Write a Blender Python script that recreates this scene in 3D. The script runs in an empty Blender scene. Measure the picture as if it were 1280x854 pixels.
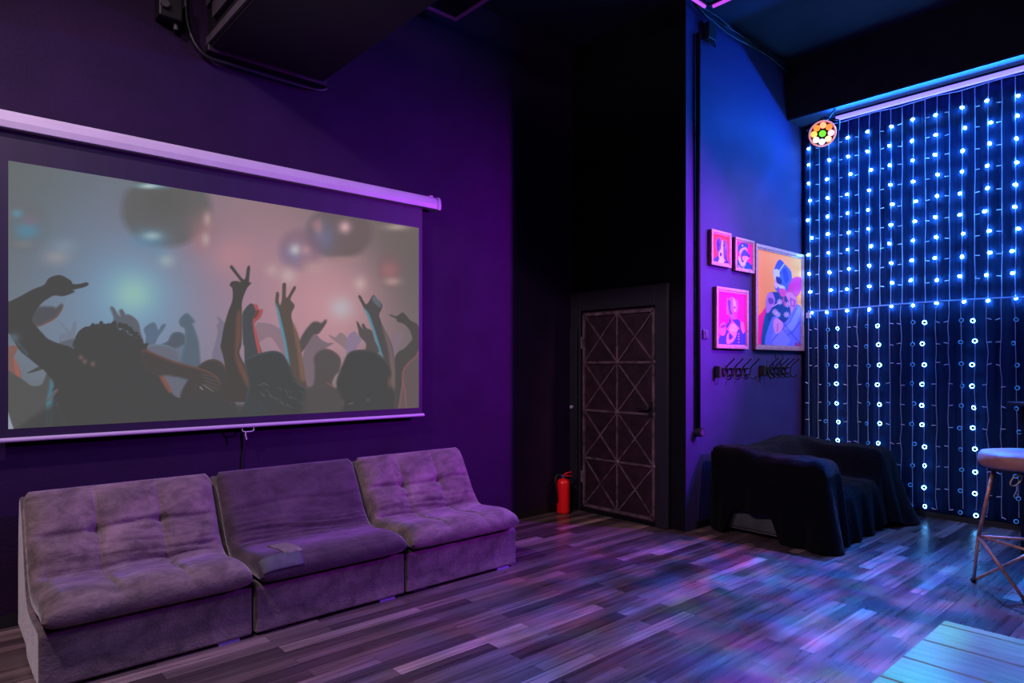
import bpy, bmesh, math, random
import numpy as np
from mathutils import Vector, Matrix
random.seed(7); np.random.seed(7)
D = bpy.data; S = bpy.context.scene; C = S.collection
PI = math.pi
# ---------------------------------------------------------------- camera, world, exposure
CAMH = 1.5; F = 823.0; CX = 640.0; CY = 455.5
cam = D.objects.new('camera', D.cameras.new('camera')); C.objects.link(cam)
cam.location = (0, 0, CAMH); cam.rotation_euler = (PI/2, 0, math.radians(48.24-90))
cam.data.sensor_width = 36; cam.data.sensor_fit = 'HORIZONTAL'; cam.data.lens = F/1280*36
cam.data.shift_y = (CY-427)/1280; cam.data.clip_start = .05
S.camera = cam
w = D.worlds.new('world'); S.world = w; w.use_nodes = True
w.node_tree.nodes['Background'].inputs[0].default_value = (.02, .01, .05, 1)
w.node_tree.nodes['Background'].inputs[1].default_value = 0.02
S.view_settings.view_transform = 'Standard'; S.view_settings.look = 'None'
S.view_settings.exposure = 0; S.view_settings.gamma = 1; S.view_settings.use_curve_mapping = False
S.cycles.use_denoising = True
S.cycles.max_bounces = 6; S.cycles.caustics_reflective = False; S.cycles.caustics_refractive = False
try: S.cycles.use_light_tree = True
except Exception: pass
S.cycles.sample_clamp_indirect = 4

def light(name, kind, loc, energy, color, target=None, **kw):
    l = D.lights.new(name, kind); l.energy = energy; l.color = color
    for k, v in kw.items(): setattr(l, k, v)
    o = D.objects.new(name, l); C.objects.link(o); o.location = loc
    if target is not None:
        o.rotation_euler = (Vector(target)-Vector(loc)).to_track_quat('-Z', 'Y').to_euler()
    return o
# violet wash lamp by the far right, shaded off the door by the corner of the picture wall
PUR = (6.84, .62, 2.75)
light('violet_wash_light', 'SPOT', PUR, 1900, (.52, .012, 1.0), (3.5, 4.7, 1.65), spot_size=math.radians(62), spot_blend=1.0, shadow_soft_size=.06)
# whitish ceiling lamp on the left of the room; the duct shades the upper wall
light('ceiling_lamp_light', 'SPOT', (-1.05, 2.7, 4.64), 430, (1.0, .72, .92), (1.6, 3.4, 0), spot_size=math.radians(110), spot_blend=.7, shadow_soft_size=.09)
light('room_fill_light', 'AREA', (-.6, .9, 4.5), 50, (1.0, .80, .92), (2.2, 3.4, 0), size=.9)  # added white fill over the sofas and floor, no fixture behind it
light('picture_fill_light', 'SPOT', (5.7, .5, 4.6), 520, (1.0, .52, .46), (6.3, 3.36, 1.9), spot_size=math.radians(48), spot_blend=.8, shadow_soft_size=.1)  # added warm fill to brighten the paintings, no fixture behind it
light('strip_glow_light', 'AREA', (7.20, 1.25, 4.07), 240, (.01, .16, 1.0), None, shape='RECTANGLE', size=.02, size_y=3.4).rotation_euler = (0, math.radians(62), 0)
# ---------------------------------------------------------------- pixel rays onto real planes
RX, RY = .7460, -.6661       # camera right in world x, y
FX, FY = .6659, .7459        # camera forward
def ray(px): 
    d = (px-CX)/F; return d*RX+FX, d*RY+FY
def onY(px, py, Y): 
    a, b = ray(px); t = Y/b; return Vector((a*t, Y, CAMH-(py-CY)/F*t))
def onX(px, py, X):
    a, b = ray(px); t = X/a; return Vector((X, b*t, CAMH-(py-CY)/F*t))
def onZ(px, py, z=0):
    a, b = ray(px); t = (CAMH-z)*F/(py-CY); return Vector((a*t, b*t, z))
def at(px, py, t):
    a, b = ray(px); return Vector((a*t, b*t, CAMH-(py-CY)/F*t))
def cf(r, f, z=0): return Vector((r*RX+f*FX, r*RY+f*FY, z))   # right/forward metres to world
def project(x, y, z):
    r = x*RX+y*RY; f = x*FX+y*FY
    return CX+F*r/f, CY+F*(CAMH-z)/f
# ---------------------------------------------------------------- materials
def lin(c): return tuple(((v/255)/12.92 if v/255 <= .04045 else ((v/255+.055)/1.055)**2.4) for v in c)
def mat(name, col, rough=.6, metal=0, bump=0, bscale=40, var=0, vscale=6, emis=None, estr=0, sheen=0, spec=.5, stretch=None):
    m = D.materials.new(name); m.use_nodes = True; nt = m.node_tree; b = nt.nodes['Principled BSDF']
    b.inputs['Base Color'].default_value = (*col, 1); b.inputs['Roughness'].default_value = rough
    b.inputs['Metallic'].default_value = metal; b.inputs['Specular IOR Level'].default_value = spec
    if sheen:
        b.inputs['Sheen Weight'].default_value = sheen; b.inputs['Sheen Roughness'].default_value = .4
    if emis:
        b.inputs['Emission Color'].default_value = (*emis, 1); b.inputs['Emission Strength'].default_value = estr
    tc = nt.nodes.new('ShaderNodeTexCoord'); src = tc.outputs['Object']
    if stretch:
        mp = nt.nodes.new('ShaderNodeMapping'); mp.inputs['Scale'].default_value = stretch
        nt.links.new(src, mp.inputs[0]); src = mp.outputs[0]
    if var:
        n = nt.nodes.new('ShaderNodeTexNoise'); n.inputs['Scale'].default_value = vscale; n.inputs['Detail'].default_value = 5
        r = nt.nodes.new('ShaderNodeValToRGB')
        r.color_ramp.elements[0].position = .3; r.color_ramp.elements[1].position = .7
        r.color_ramp.elements[0].color = (*[c*(1-var) for c in col], 1); r.color_ramp.elements[1].color = (*[min(1, c*(1+var)) for c in col], 1)
        nt.links.new(src, n.inputs['Vector']); nt.links.new(n.outputs[0], r.inputs[0]); nt.links.new(r.outputs[0], b.inputs['Base Color'])
    if bump:
        n2 = nt.nodes.new('ShaderNodeTexNoise'); n2.inputs['Scale'].default_value = bscale; n2.inputs['Detail'].default_value = 4
        bp = nt.nodes.new('ShaderNodeBump'); bp.inputs['Strength'].default_value = bump; bp.inputs['Distance'].default_value = .01
        nt.links.new(src, n2.inputs['Vector']); nt.links.new(n2.outputs[0], bp.inputs['Height']); nt.links.new(bp.outputs[0], b.inputs['Normal'])
    return m
M = {}
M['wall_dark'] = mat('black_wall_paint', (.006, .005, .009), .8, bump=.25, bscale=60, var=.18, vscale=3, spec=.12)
M['wall'] = mat('dark_wall_paint', (.0170, .0052, .030), .75, bump=.25, bscale=60, var=.18, vscale=3, spec=.2)
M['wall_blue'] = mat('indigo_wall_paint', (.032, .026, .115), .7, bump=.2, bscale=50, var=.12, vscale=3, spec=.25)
M['ceil'] = mat('ceiling_paint', (.03, .035, .06), .8, var=.15, vscale=2, bump=.2, bscale=20, spec=.2)
M['soffit'] = mat('soffit_black', (.012, .012, .02), .8, var=.15, spec=.2)
M['soffit_under'] = mat('soffit_under_blue_cast', (.006, .005, .036), .7, var=.1)  # blue cast of the strip light put into the underside colour
M['base'] = mat('skirting_black', (.008, .008, .012), .5, var=.2)
M['black'] = mat('black_metal', (.006, .006, .008), .5, var=.2)
M['blackm'] = mat('black_matte', (.004, .004, .006), .9, var=.2, spec=.15)
M['duct'] = mat('duct_metal', (.006, .004, .008), .55, var=.3, vscale=4)
M['ductl'] = mat('duct_flange', (.06, .05, .065), .5, var=.3, vscale=8)
M['case'] = mat('white_plastic', (.50, .46, .52), .45, var=.05, bump=.1)
M['border'] = mat('screen_border', (.011, .006, .026), .6, var=.2, vscale=2, stretch=(8, 1, .3))
def velvet(name, col, dark, light):
    m = mat(name, col, .85, bump=.45, bscale=70, sheen=.45, spec=.2); nt = m.node_tree; N = nt.nodes; L = nt.links; b = N['Principled BSDF']
    tc = N.new('ShaderNodeTexCoord'); n = N.new('ShaderNodeTexNoise'); n.inputs['Scale'].default_value = 5.5; n.inputs['Detail'].default_value = 9; n.inputs['Roughness'].default_value = .68; n.inputs['Distortion'].default_value = .35
    mp = N.new('ShaderNodeMapping'); mp.inputs['Scale'].default_value = (1, 1.6, 1.3); L.new(tc.outputs['Object'], mp.inputs[0]); L.new(mp.outputs[0], n.inputs['Vector'])
    r = N.new('ShaderNodeValToRGB'); e = r.color_ramp.elements; e[0].position = .36; e[1].position = .68
    e[0].color = (*[c*dark for c in col], 1); e[1].color = (*[c*light for c in col], 1); q = e.new(.5); q.color = (*col, 1)
    L.new(n.outputs[0], r.inputs[0]); L.new(r.outputs[0], b.inputs['Base Color']); return m
M['sofa_a'] = velvet('taupe_velvet', (.165, .122, .122), .55, 1.65); M['sofa_b'] = velvet('dark_taupe_velvet', (.066, .042, .060), .65, 1.45)
M['shell'] = velvet('grey_velvet_base', (.135, .102, .104), .55, 1.6)
M['old_a'] = mat('taupe_velvet', (.155, .118, .150), .85, bump=.35, bscale=90, var=.35, vscale=7, sheen=.5, spec=.2)
M['old_b'] = mat('dark_taupe_velvet', (.085, .058, .098), .85, bump=.35, bscale=90, var=.3, vscale=7, sheen=.4, spec=.2)
M['old_c'] = mat('grey_velvet_base', (.135, .105, .135), .88, bump=.3, bscale=90, var=.35, vscale=9, sheen=.4, spec=.2)
M['foot'] = mat('pale_blue_plastic', (.35, .4, .75), .4, var=.05)
M['gpatch'] = mat('grey_cloth_patch', (.085, .085, .115), .9, var=.2, vscale=20)
M['ppatch'] = mat('pale_cloth_patch', (.19, .155, .165), .9, var=.15, vscale=20)
M['fur'] = mat('black_fur', (.0022, .002, .0035), .95, bump=1.0, bscale=60, var=.5, vscale=12, sheen=.05, spec=.1)
M['greyfab'] = mat('grey_upholstery', (.055, .055, .065), .9, var=.3, vscale=8, bump=.2)
M['door'] = mat('oxblood_steel', (.030, .010, .018), .55, var=.45, vscale=9, bump=.3, bscale=25, metal=.2)
M['doorbar'] = mat('worn_steel_bar', (.15, .095, .115), .5, var=.6, vscale=14, bump=.3, metal=.3)
M['jamb'] = mat('door_frame_black', (.012, .009, .018), .6, var=.2)
M['red'] = mat('red_enamel', (1.0, .008, .010), .35, var=.05, emis=None)
M['chrome'] = mat('chrome', (.7, .7, .72), .25, metal=1)
M['frame'] = mat('gilt_wood', (.50, .27, .30), .4, var=.25, vscale=30, metal=.3)
M['framed'] = mat('frame_side', (.18, .05, .07), .5, var=.2)
M['curtain'] = mat('navy_backdrop', (.006, .026, .100), .85, var=.25, vscale=5, bump=.3, spec=.15, stretch=(1, 10, .3))
M['wire'] = mat('clear_wire', (.30, .45, .78), .35, var=.1)
M['nub'] = mat('unlit_bulb_plastic', (.65, .72, .85), .25, var=.05)
M['dark'] = mat('bulb_socket', (.004, .006, .012), .6, var=.1)
M['led'] = mat('lit_bulb', (.2, .4, .8), .3, emis=(.10, .42, 1.0), estr=120)
M['ledring'] = mat('lit_ring_bulb', (.2, .4, .8), .3, emis=(.10, .42, 1.0), estr=34)
M['ledring_dim'] = mat('dim_ring_bulb', (.1, .3, .6), .3, emis=(.02, .22, .9), estr=.7)
M['strip'] = mat('blue_strip_light', (.3, .3, .9), .3, emis=(.16, .13, 1.0), estr=2.6)
M['neon'] = mat('magenta_tube', (.5, .1, .6), .3, emis=(.55, .07, .85), estr=1.1)
M['brass'] = mat('copper_metal', (.50, .23, .17), .42, metal=.35, var=.35, vscale=25)
M['leather'] = mat('brown_leather', (.34, .15, .13), .55, bump=.3, bscale=50, var=.25, vscale=12)
M['rope'] = mat('cream_cord', (.72, .58, .36), .8, var=.2, vscale=60)
M['pink'] = mat('pink_paper', (.80, .40, .66), .6, var=.05)
M['conduit'] = mat('black_conduit', (.004, .004, .007), .7, var=.1, spec=.2)

# laminate floor: strips of oak along X
def floor_mat():
    m = D.materials.new('grey_oak_laminate'); m.use_nodes = True; nt = m.node_tree; N = nt.nodes; L = nt.links; b = N['Principled BSDF']
    tc = N.new('ShaderNodeTexCoord')
    br = N.new('ShaderNodeTexBrick'); br.offset = .37; br.offset_frequency = 2; br.squash = 1
    br.inputs['Scale'].default_value = 1; br.inputs['Brick Width'].default_value = .86; br.inputs['Row Height'].default_value = .088
    br.inputs['Mortar Size'].default_value = .0012; br.inputs['Mortar Smooth'].default_value = .2; br.inputs['Bias'].default_value = 0
    br.inputs['Color1'].default_value = (0, 0, 0, 1); br.inputs['Color2'].default_value = (1, 1, 1, 1); br.inputs['Mortar'].default_value = (0, 0, 0, 1)
    L.new(tc.outputs['Object'], br.inputs['Vector'])
    ramp = N.new('ShaderNodeValToRGB'); e = ramp.color_ramp.elements
    e[0].color = (.050, .034, .037, 1); e[1].color = (.30, .22, .205, 1)
    for p, c in ((.3, (.080, .056, .058)), (.55, (.118, .084, .084)), (.8, (.165, .118, .115))):
        q = e.new(p); q.color = (*c, 1)
    L.new(br.outputs['Color'], ramp.inputs[0])
    mp = N.new('ShaderNodeMapping'); mp.inputs['Scale'].default_value = (1.0, 24, 1)
    add = N.new('ShaderNodeVectorMath'); add.operation = 'MULTIPLY_ADD'; add.inputs[1].default_value = (7, 3, 5)
    L.new(br.outputs['Color'], add.inputs[0]); L.new(tc.outputs['Object'], add.inputs[2]); L.new(add.outputs[0], mp.inputs[0])
    n = N.new('ShaderNodeTexNoise'); n.inputs['Scale'].default_value = 1.6; n.inputs['Detail'].default_value = 4; n.inputs['Roughness'].default_value = .55; n.inputs['Distortion'].default_value = .35
    L.new(mp.outputs[0], n.inputs['Vector'])
    gr = N.new('ShaderNodeValToRGB'); gr.color_ramp.elements[0].position = .30; gr.color_ramp.elements[0].color = (.50, .48, .48, 1)
    gr.color_ramp.elements[1].position = .68; gr.color_ramp.elements[1].color = (1.3, 1.3, 1.3, 1); L.new(n.outputs[0], gr.inputs[0])
    mx = N.new('ShaderNodeMix'); mx.data_type = 'RGBA'; mx.blend_type = 'MULTIPLY'; mx.inputs[0].default_value = 1
    L.new(ramp.outputs[0], mx.inputs[6]); L.new(gr.outputs[0], mx.inputs[7])
    mo = N.new('ShaderNodeMix'); mo.data_type = 'RGBA'; mo.inputs[7].default_value = (.02, .015, .015, 1)
    L.new(br.outputs['Fac'], mo.inputs[0]); L.new(mx.outputs[2], mo.inputs[6]); L.new(mo.outputs[2], b.inputs['Base Color'])
    rr = N.new('ShaderNodeMapRange'); rr.inputs[3].default_value = .20; rr.inputs[4].default_value = .38; L.new(n.outputs[0], rr.inputs[0]); L.new(rr.outputs[0], b.inputs['Roughness'])
    b.inputs['Specular IOR Level'].default_value = .5
    bp = N.new('ShaderNodeBump'); bp.inputs['Strength'].default_value = .12; bp.inputs['Distance'].default_value = .002
    L.new(n.outputs[0], bp.inputs['Height']); L.new(bp.outputs[0], b.inputs['Normal'])
    return m
M['floor'] = floor_mat()
def plank_mat():
    m = D.materials.new('pale_plank_tabletop'); m.use_nodes = True; nt = m.node_tree; N = nt.nodes; L = nt.links; b = N['Principled BSDF']
    tc = N.new('ShaderNodeTexCoord'); mp = N.new('ShaderNodeMapping'); mp.inputs['Scale'].default_value = (60, 5, 1)
    n = N.new('ShaderNodeTexNoise'); n.inputs['Scale'].default_value = 1.5; n.inputs['Detail'].default_value = 6
    r = N.new('ShaderNodeValToRGB'); r.color_ramp.elements[0].color = (.075, .085, .09, 1); r.color_ramp.elements[1].color = (.20, .21, .20, 1)
    r.color_ramp.elements[0].position = .3; r.color_ramp.elements[1].position = .7
    L.new(tc.outputs['Object'], mp.inputs[0]); L.new(mp.outputs[0], n.inputs[0]); L.new(n.outputs[0], r.inputs[0]); L.new(r.outputs[0], b.inputs['Base Color'])
    bp = N.new('ShaderNodeBump'); bp.inputs['Strength'].default_value = .5; bp.inputs['Distance'].default_value = .003
    L.new(n.outputs[0], bp.inputs['Height']); L.new(bp.outputs[0], b.inputs['Normal']); b.inputs['Roughness'].default_value = .5
    return m
M['plank'] = plank_mat()
def attr_mat(name, emission=0, rough=.6, diffuse=1.0):
    m = D.materials.new(name); m.use_nodes = True; nt = m.node_tree; b = nt.nodes['Principled BSDF']
    a = nt.nodes.new('ShaderNodeAttribute'); a.attribute_name = 'picture'
    b.inputs['Roughness'].default_value = rough; b.inputs['Specular IOR Level'].default_value = .15
    if diffuse: nt.links.new(a.outputs['Color'], b.inputs['Base Color'])
    else: b.inputs['Base Color'].default_value = (.004, .004, .004, 1); b.inputs['Specular IOR Level'].default_value = 0
    if emission:
        nt.links.new(a.outputs['Color'], b.inputs['Emission Color']); b.inputs['Emission Strength'].default_value = emission
    return m
M['projection'] = attr_mat('projected_picture', .95, .9, 0)
M['painting'] = attr_mat('painted_canvas', 0, .55)

# ---------------------------------------------------------------- mesh helpers
def obj(name, bm, m, parent=None, loc=None, smooth=False, bevel=0, seg=2):
    me = D.meshes.new(name); bm.normal_update(); bm.to_mesh(me); bm.free()
    me.materials.append(m)
    if smooth:
        for p in me.polygons: p.use_smooth = True
    o = D.objects.new(name, me); C.objects.link(o)
    if loc is not None: o.location = loc
    if parent is not None: o.parent = parent
    if bevel:
        md = o.modifiers.new('bevel', 'BEVEL'); md.width = bevel; md.segments = seg; md.limit_method = 'ANGLE'; md.angle_limit = .7
    return o
def BM(): return bmesh.new()
def box(bm, x0, x1, y0, y1, z0, z1):
    r = bmesh.ops.create_cube(bm, size=1)
    for v in r['verts']:
        v.co = Vector(((x0+x1)/2+v.co.x*(x1-x0), (y0+y1)/2+v.co.y*(y1-y0), (z0+z1)/2+v.co.z*(z1-z0)))
    return bm
def tube(bm, pts, r, n=8, closed=False, caps=True):
    pts = [Vector(p) for p in pts]; k = len(pts); rr = r if isinstance(r, (list, tuple)) else [r]*k
    rings = []; prev = None
    for i, p in enumerate(pts):
        if closed: t = (pts[(i+1) % k]-pts[i-1]).normalized()
        elif i == 0: t = (pts[1]-p).normalized()
        elif i == k-1: t = (p-pts[-2]).normalized()
        else: t = ((pts[i+1]-p).normalized()+(p-pts[i-1]).normalized()).normalized()
        if prev is None:
            up = Vector((0, 0, 1)) if abs(t.z) < .9 else Vector((1, 0, 0)); a = t.cross(up).normalized()
        else:
            a = (prev-t*prev.dot(t)).normalized()
        prev = a; b = t.cross(a)
        rings.append([bm.verts.new(p+(a*math.cos(2*PI*j/n)+b*math.sin(2*PI*j/n))*rr[i]) for j in range(n)])
    m = k if closed else k-1
    for i in range(m):
        A = rings[i]; B = rings[(i+1) % k]
        for j in range(n): bm.faces.new((A[j], A[(j+1) % n], B[(j+1) % n], B[j]))
    if caps and not closed:
        bm.faces.new(rings[0][::-1]); bm.faces.new(rings[-1])
    return bm
def lathe(bm, prof, n=28, c=(0, 0, 0)):
    rings = []
    for r, z in prof:
        rings.append([bm.verts.new((c[0]+max(r, 1e-4)*math.cos(2*PI*j/n), c[1]+max(r, 1e-4)*math.sin(2*PI*j/n), c[2]+z)) for j in range(n)])
    for A, B in zip(rings[:-1], rings[1:]):
        for j in range(n): bm.faces.new((A[j], A[(j+1) % n], B[(j+1) % n], B[j]))
    bm.faces.new(rings[0][::-1]); bm.faces.new(rings[-1]); return bm
def prism(bm, prof, x0, x1):          # profile in (y, z) extruded along x
    A = [bm.verts.new((x0, y, z)) for y, z in prof]; B = [bm.verts.new((x1, y, z)) for y, z in prof]; n = len(prof)
    for i in range(n): bm.faces.new((A[i], A[(i+1) % n], B[(i+1) % n], B[i]))
    bm.faces.new(A[::-1]); bm.faces.new(B); bmesh.ops.recalc_face_normals(bm, faces=bm.faces); return bm
def grid(bm, P, flip=False):
    V = [[bm.verts.new(p) for p in row] for row in P]
    for i in range(len(V)-1):
        for j in range(len(V[0])-1):
            q = (V[i][j], V[i][j+1], V[i+1][j+1], V[i+1][j]); bm.faces.new(q[::-1] if flip else q)
    return V
def smoothpts(pts, n=6, closed=False):
    pts = [Vector(p) for p in pts]; out = []; k = len(pts); rng = range(k) if closed else range(k-1)
    for i in rng:
        p1, p2 = pts[i], pts[(i+1) % k]
        p0 = pts[i-1] if (closed or i > 0) else p1; p3 = pts[(i+2) % k] if (closed or i+2 < k) else p2
        for j in range(n):
            t = j/n
            out.append(.5*((2*p1)+(p2-p0)*t+(2*p0-5*p1+4*p2-p3)*t*t+(3*p1-p0-3*p2+p3)*t**3))
    if not closed: out.append(pts[-1])
    return out
def tag(o, label, cat, group=None):
    o['label'] = label; o['category'] = cat
    if group: o['group'] = group
    return o
def thing(name, label, cat, loc=(0, 0, 0), rz=0, group=None):
    o = D.objects.new(name, None); C.objects.link(o); o.location = loc; o.rotation_euler = (0, 0, rz)
    o.empty_display_size = .1; return tag(o, label, cat, group)
def struct(name, bm, m, **k):
    o = obj(name, bm, m, **k); o['kind'] = 'structure'; return o
# ---------------------------------------------------------------- the room
X0, X1, XD, Y0, YL, YP, ZC = -2.6, 7.42, 5.08, -3.6, 4.72, 3.36, 4.8
struct('floor', box(BM(), X0, X1, Y0, YL, -.1, 0), M['floor'])
struct('ceiling', box(BM(), X0, X1, Y0, YL, ZC, ZC+.1), M['ceil'])
struct('wall_left', box(BM(), X0, XD+.3, YL, YL+.15, 0, ZC), M['wall'])
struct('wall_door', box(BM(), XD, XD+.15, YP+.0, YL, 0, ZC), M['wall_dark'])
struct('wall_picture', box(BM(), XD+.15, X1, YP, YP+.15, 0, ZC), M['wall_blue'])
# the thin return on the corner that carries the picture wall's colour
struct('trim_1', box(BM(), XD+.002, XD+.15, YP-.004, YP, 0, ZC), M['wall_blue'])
struct('wall_far', box(BM(), X1, X1+.15, Y0, YP+.15, 0, ZC), M['wall'])
struct('wall_behind', box(BM(), X0-.15, X0, Y0, YL+.15, 0, ZC), M['wall'])
struct('wall_right', box(BM(), X0-.15, X1+.15, Y0-.15, Y0, 0, ZC), M['wall'])
struct('trim_2', box(BM(), 7.02, X1, Y0, YP, 4.17, ZC), M['soffit'])               # soffit over the light curtain
struct('trim_3', box(BM(), 7.03, X1, Y0, YP-.002, 4.158, 4.17), M['soffit_under'])
struct('baseboard_left', box(BM(), X0, XD, YL-.015, YL, 0, .07), M['base'])
struct('baseboard_picture', box(BM(), XD+.15, X1, YP-.019, YP-.004, 0, .07), M['base'])
struct('baseboard_far', box(BM(), X1-.075, X1, Y0, YP-.02, 0, .055), M['base'])
# ---------------------------------------------------------------- steel door
jt = D.objects.new('door_1', None); C.objects.link(jt); jt['kind'] = 'structure'; jt.location = (XD, 4.11, 0)
def dbox(x0, x1, y0, y1, z0, z1): return box(BM(), x0-XD, x1-XD, y0-4.11, y1-4.11, z0, z1)
dy0, dy1, dz1 = 3.65, 4.575, 2.045
bm = dbox(XD-.055, XD, 3.51, dy0, 0, 2.24); box(bm, -.055, 0, dy1-4.11, 4.715-4.11, 0, 2.24); box(bm, -.055, 0, dy0-4.11, dy1-4.11, dz1, 2.24)
obj('door_frame', bm, M['jamb'], jt, bevel=.006)
obj('frame_board', dbox(XD-.085, XD-.055, 4.60, 4.70, 0, 1.87), M['jamb'], jt, bevel=.004)
obj('threshold', dbox(XD-.06, XD-.002, dy0, dy1, 0, .02), M['blackm'], jt)
xf = XD-.022
obj('door_panel', dbox(xf, XD-.002, dy0+.006, dy1-.006, .025, dz1-.008), M['door'], jt)
def bar(bm, a, b, wd=.022, th=.014):      # flat bar in the door plane
    (ya, za), (yb, zb) = a, b; d = Vector((0, yb-ya, zb-za)); n = Vector((0, -d.z, d.y)).normalized()*wd/2
    x = xf-XD; P = [Vector((x, ya-4.11, za)), Vector((x, yb-4.11, zb))]
    V = [bm.verts.new(p+s*n+Vector((-th*k, 0, 0))) for p in P for s in (-1, 1) for k in (0, 1)]
    for q in ((0, 1, 3, 2), (4, 6, 7, 5), (0, 4, 5, 1), (2, 3, 7, 6), (1, 5, 7, 3)): bm.faces.new([V[i] for i in q])
    return bm
ya, yb, za, zb = dy0+.03, dy1-.03, .06, dz1-.04; ym = (ya+yb)/2; zs = [za+(zb-za)*k/4 for k in range(5)]
bm = BM()
for a, b in (((ya, za), (ya, zb)), ((yb, za), (yb, zb)), ((ya, za), (yb, za)), ((ya, zb), (yb, zb))): bar(bm, a, b, .03, .016)
obj('door_rim', bm, M['doorbar'], jt)
obj('mullion', bar(BM(), (ym, za), (ym, zb), .020, .013), M['doorbar'], jt)
for z in zs[1:4]: obj('crossbar', bar(BM(), (ya, z), (yb, z), .022, .012), M['doorbar'], jt)
for r in range(4):
    for (a, b) in ((ya, ym), (ym, yb)):
        for (p, q) in (((a, zs[r]), (b, zs[r+1])), ((a, zs[r+1]), (b, zs[r]))):
            obj('diagonal_bar', bar(BM(), p, q, .015, .009 if p[1] < q[1] else .0095), M['doorbar'], jt)
for z in zs[1:4]:
    for y in (ym, ya):
        bm = BM(); bmesh.ops.create_uvsphere(bm, u_segments=10, v_segments=6, radius=.026)
        for v in bm.verts: v.co = Vector((xf-XD-.012+v.co.x*.35, y-4.11+v.co.y, z+v.co.z))
        obj('weld_boss', bm, M['doorbar'], jt, smooth=True)
bm = BM(); tube(bm, [(xf-XD, dy0+.06-4.11, 1.09), (xf-XD-.05, dy0+.06-4.11, 1.09), (xf-XD-.055, dy0+.09-4.11, 1.09), (xf-XD-.055, dy0+.2-4.11, 1.085)], .009)
box(bm, xf-XD-.02, xf-XD, dy0+.035-4.11, dy0+.085-4.11, 1.0, 1.15)
obj('door_handle', bm, M['black'], jt)
for z in (.35, 1.72):
    obj('hinge', tube(BM(), [(xf-XD-.01, dy1-4.11, z-.06), (xf-XD-.01, dy1-4.11, z+.06)], .014), M['doorbar'], jt)
# bell push on the left frame board
tag(obj('bell_push', tube(BM(), [(XD-.085, 4.66, 1.06), (XD-.105, 4.66, 1.06)], .017, 14), M['case']), 'small white round button on the black board left of the steel door', 'button')
# ---------------------------------------------------------------- fire extinguisher
t = thing('fire_extinguisher', 'red fire extinguisher on the floor beside the steel door', 'fire extinguisher', (4.80, 4.60, 0))
bm = lathe(BM(), [(.055, 0), (.064, .01), (.066, .03), (.066, .30), (.062, .325), (.045, .342), (.018, .352)]); obj('cylinder', bm, M['red'], t, smooth=True)
obj('valve', lathe(BM(), [(.017, .352), (.017, .37), (.012, .374), (.012, .392)], 14), M['chrome'], t, smooth=True)
bm = BM(); tube(bm, [(0, 0, .385), (.03, -.02, .405), (.075, -.05, .412)], .008); tube(bm, [(0, 0, .372), (.03, -.02, .376), (.075, -.05, .372)], .007)
obj('handle', bm, M['red'], t, smooth=True)
bm = BM(); tube(bm, [(0, 0, .38), (-.022, -.012, .38)], .014, 12); obj('pressure_gauge', bm, M['chrome'], t)
bm = tube(BM(), smoothpts([(-.01, .01, .38), (-.05, .04, .385), (-.082, .03, .33), (-.080, .01, .2), (-.076, .01, .12)]), .009); obj('hose', bm, M['black'], t, smooth=True)
# ---------------------------------------------------------------- picture painter (flat printed or painted pictures)
def picture_grid(name, x0, x1, z0, z1, Y, nx, nz, paint, m, parent=None):
    xs = np.linspace(x0, x1, nx); zs_ = np.linspace(z0, z1, nz); XX, ZZ = np.meshgrid(xs, zs_)
    px, py = project(XX, Y, ZZ)
    cv = Canvas(px.ravel(), py.ravel()); paint(cv)
    me = D.meshes.new(name); nv = nx*nz
    co = np.stack([XX.ravel(), np.full(nv, Y), ZZ.ravel()], 1)
    org = Vector((0, 0, 0)) if parent is None else parent.location
    co -= np.array(org)
    i = np.arange((nx-1)*(nz-1)); r = i//(nx-1); c = i % (nx-1); a = r*nx+c
    q = np.stack([a, a+1, a+nx+1, a+nx], 1).astype(np.int32)
    me.vertices.add(nv); me.vertices.foreach_set('co', co.ravel().astype(np.float32))
    me.loops.add(q.size); me.loops.foreach_set('vertex_index', q.ravel())
    me.polygons.add(len(q)); me.polygons.foreach_set('loop_start', (np.arange(len(q))*4).astype(np.int32))
    try: me.polygons.foreach_set('loop_total', np.full(len(q), 4, np.int32))
    except Exception: pass
    me.update(calc_edges=True); me.validate()
    at_ = me.attributes.new('picture', 'FLOAT_COLOR', 'POINT')
    s = np.clip(cv.rgb, 0, 255)/255; l = np.where(s <= .04045, s/12.92, ((s+.055)/1.055)**2.4)
    at_.data.foreach_set('color', np.concatenate([l, np.ones((nv, 1))], 1).astype(np.float32).ravel())
    me.materials.append(m); o = D.objects.new(name, me); C.objects.link(o)
    if parent: o.parent = parent
    return o
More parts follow.
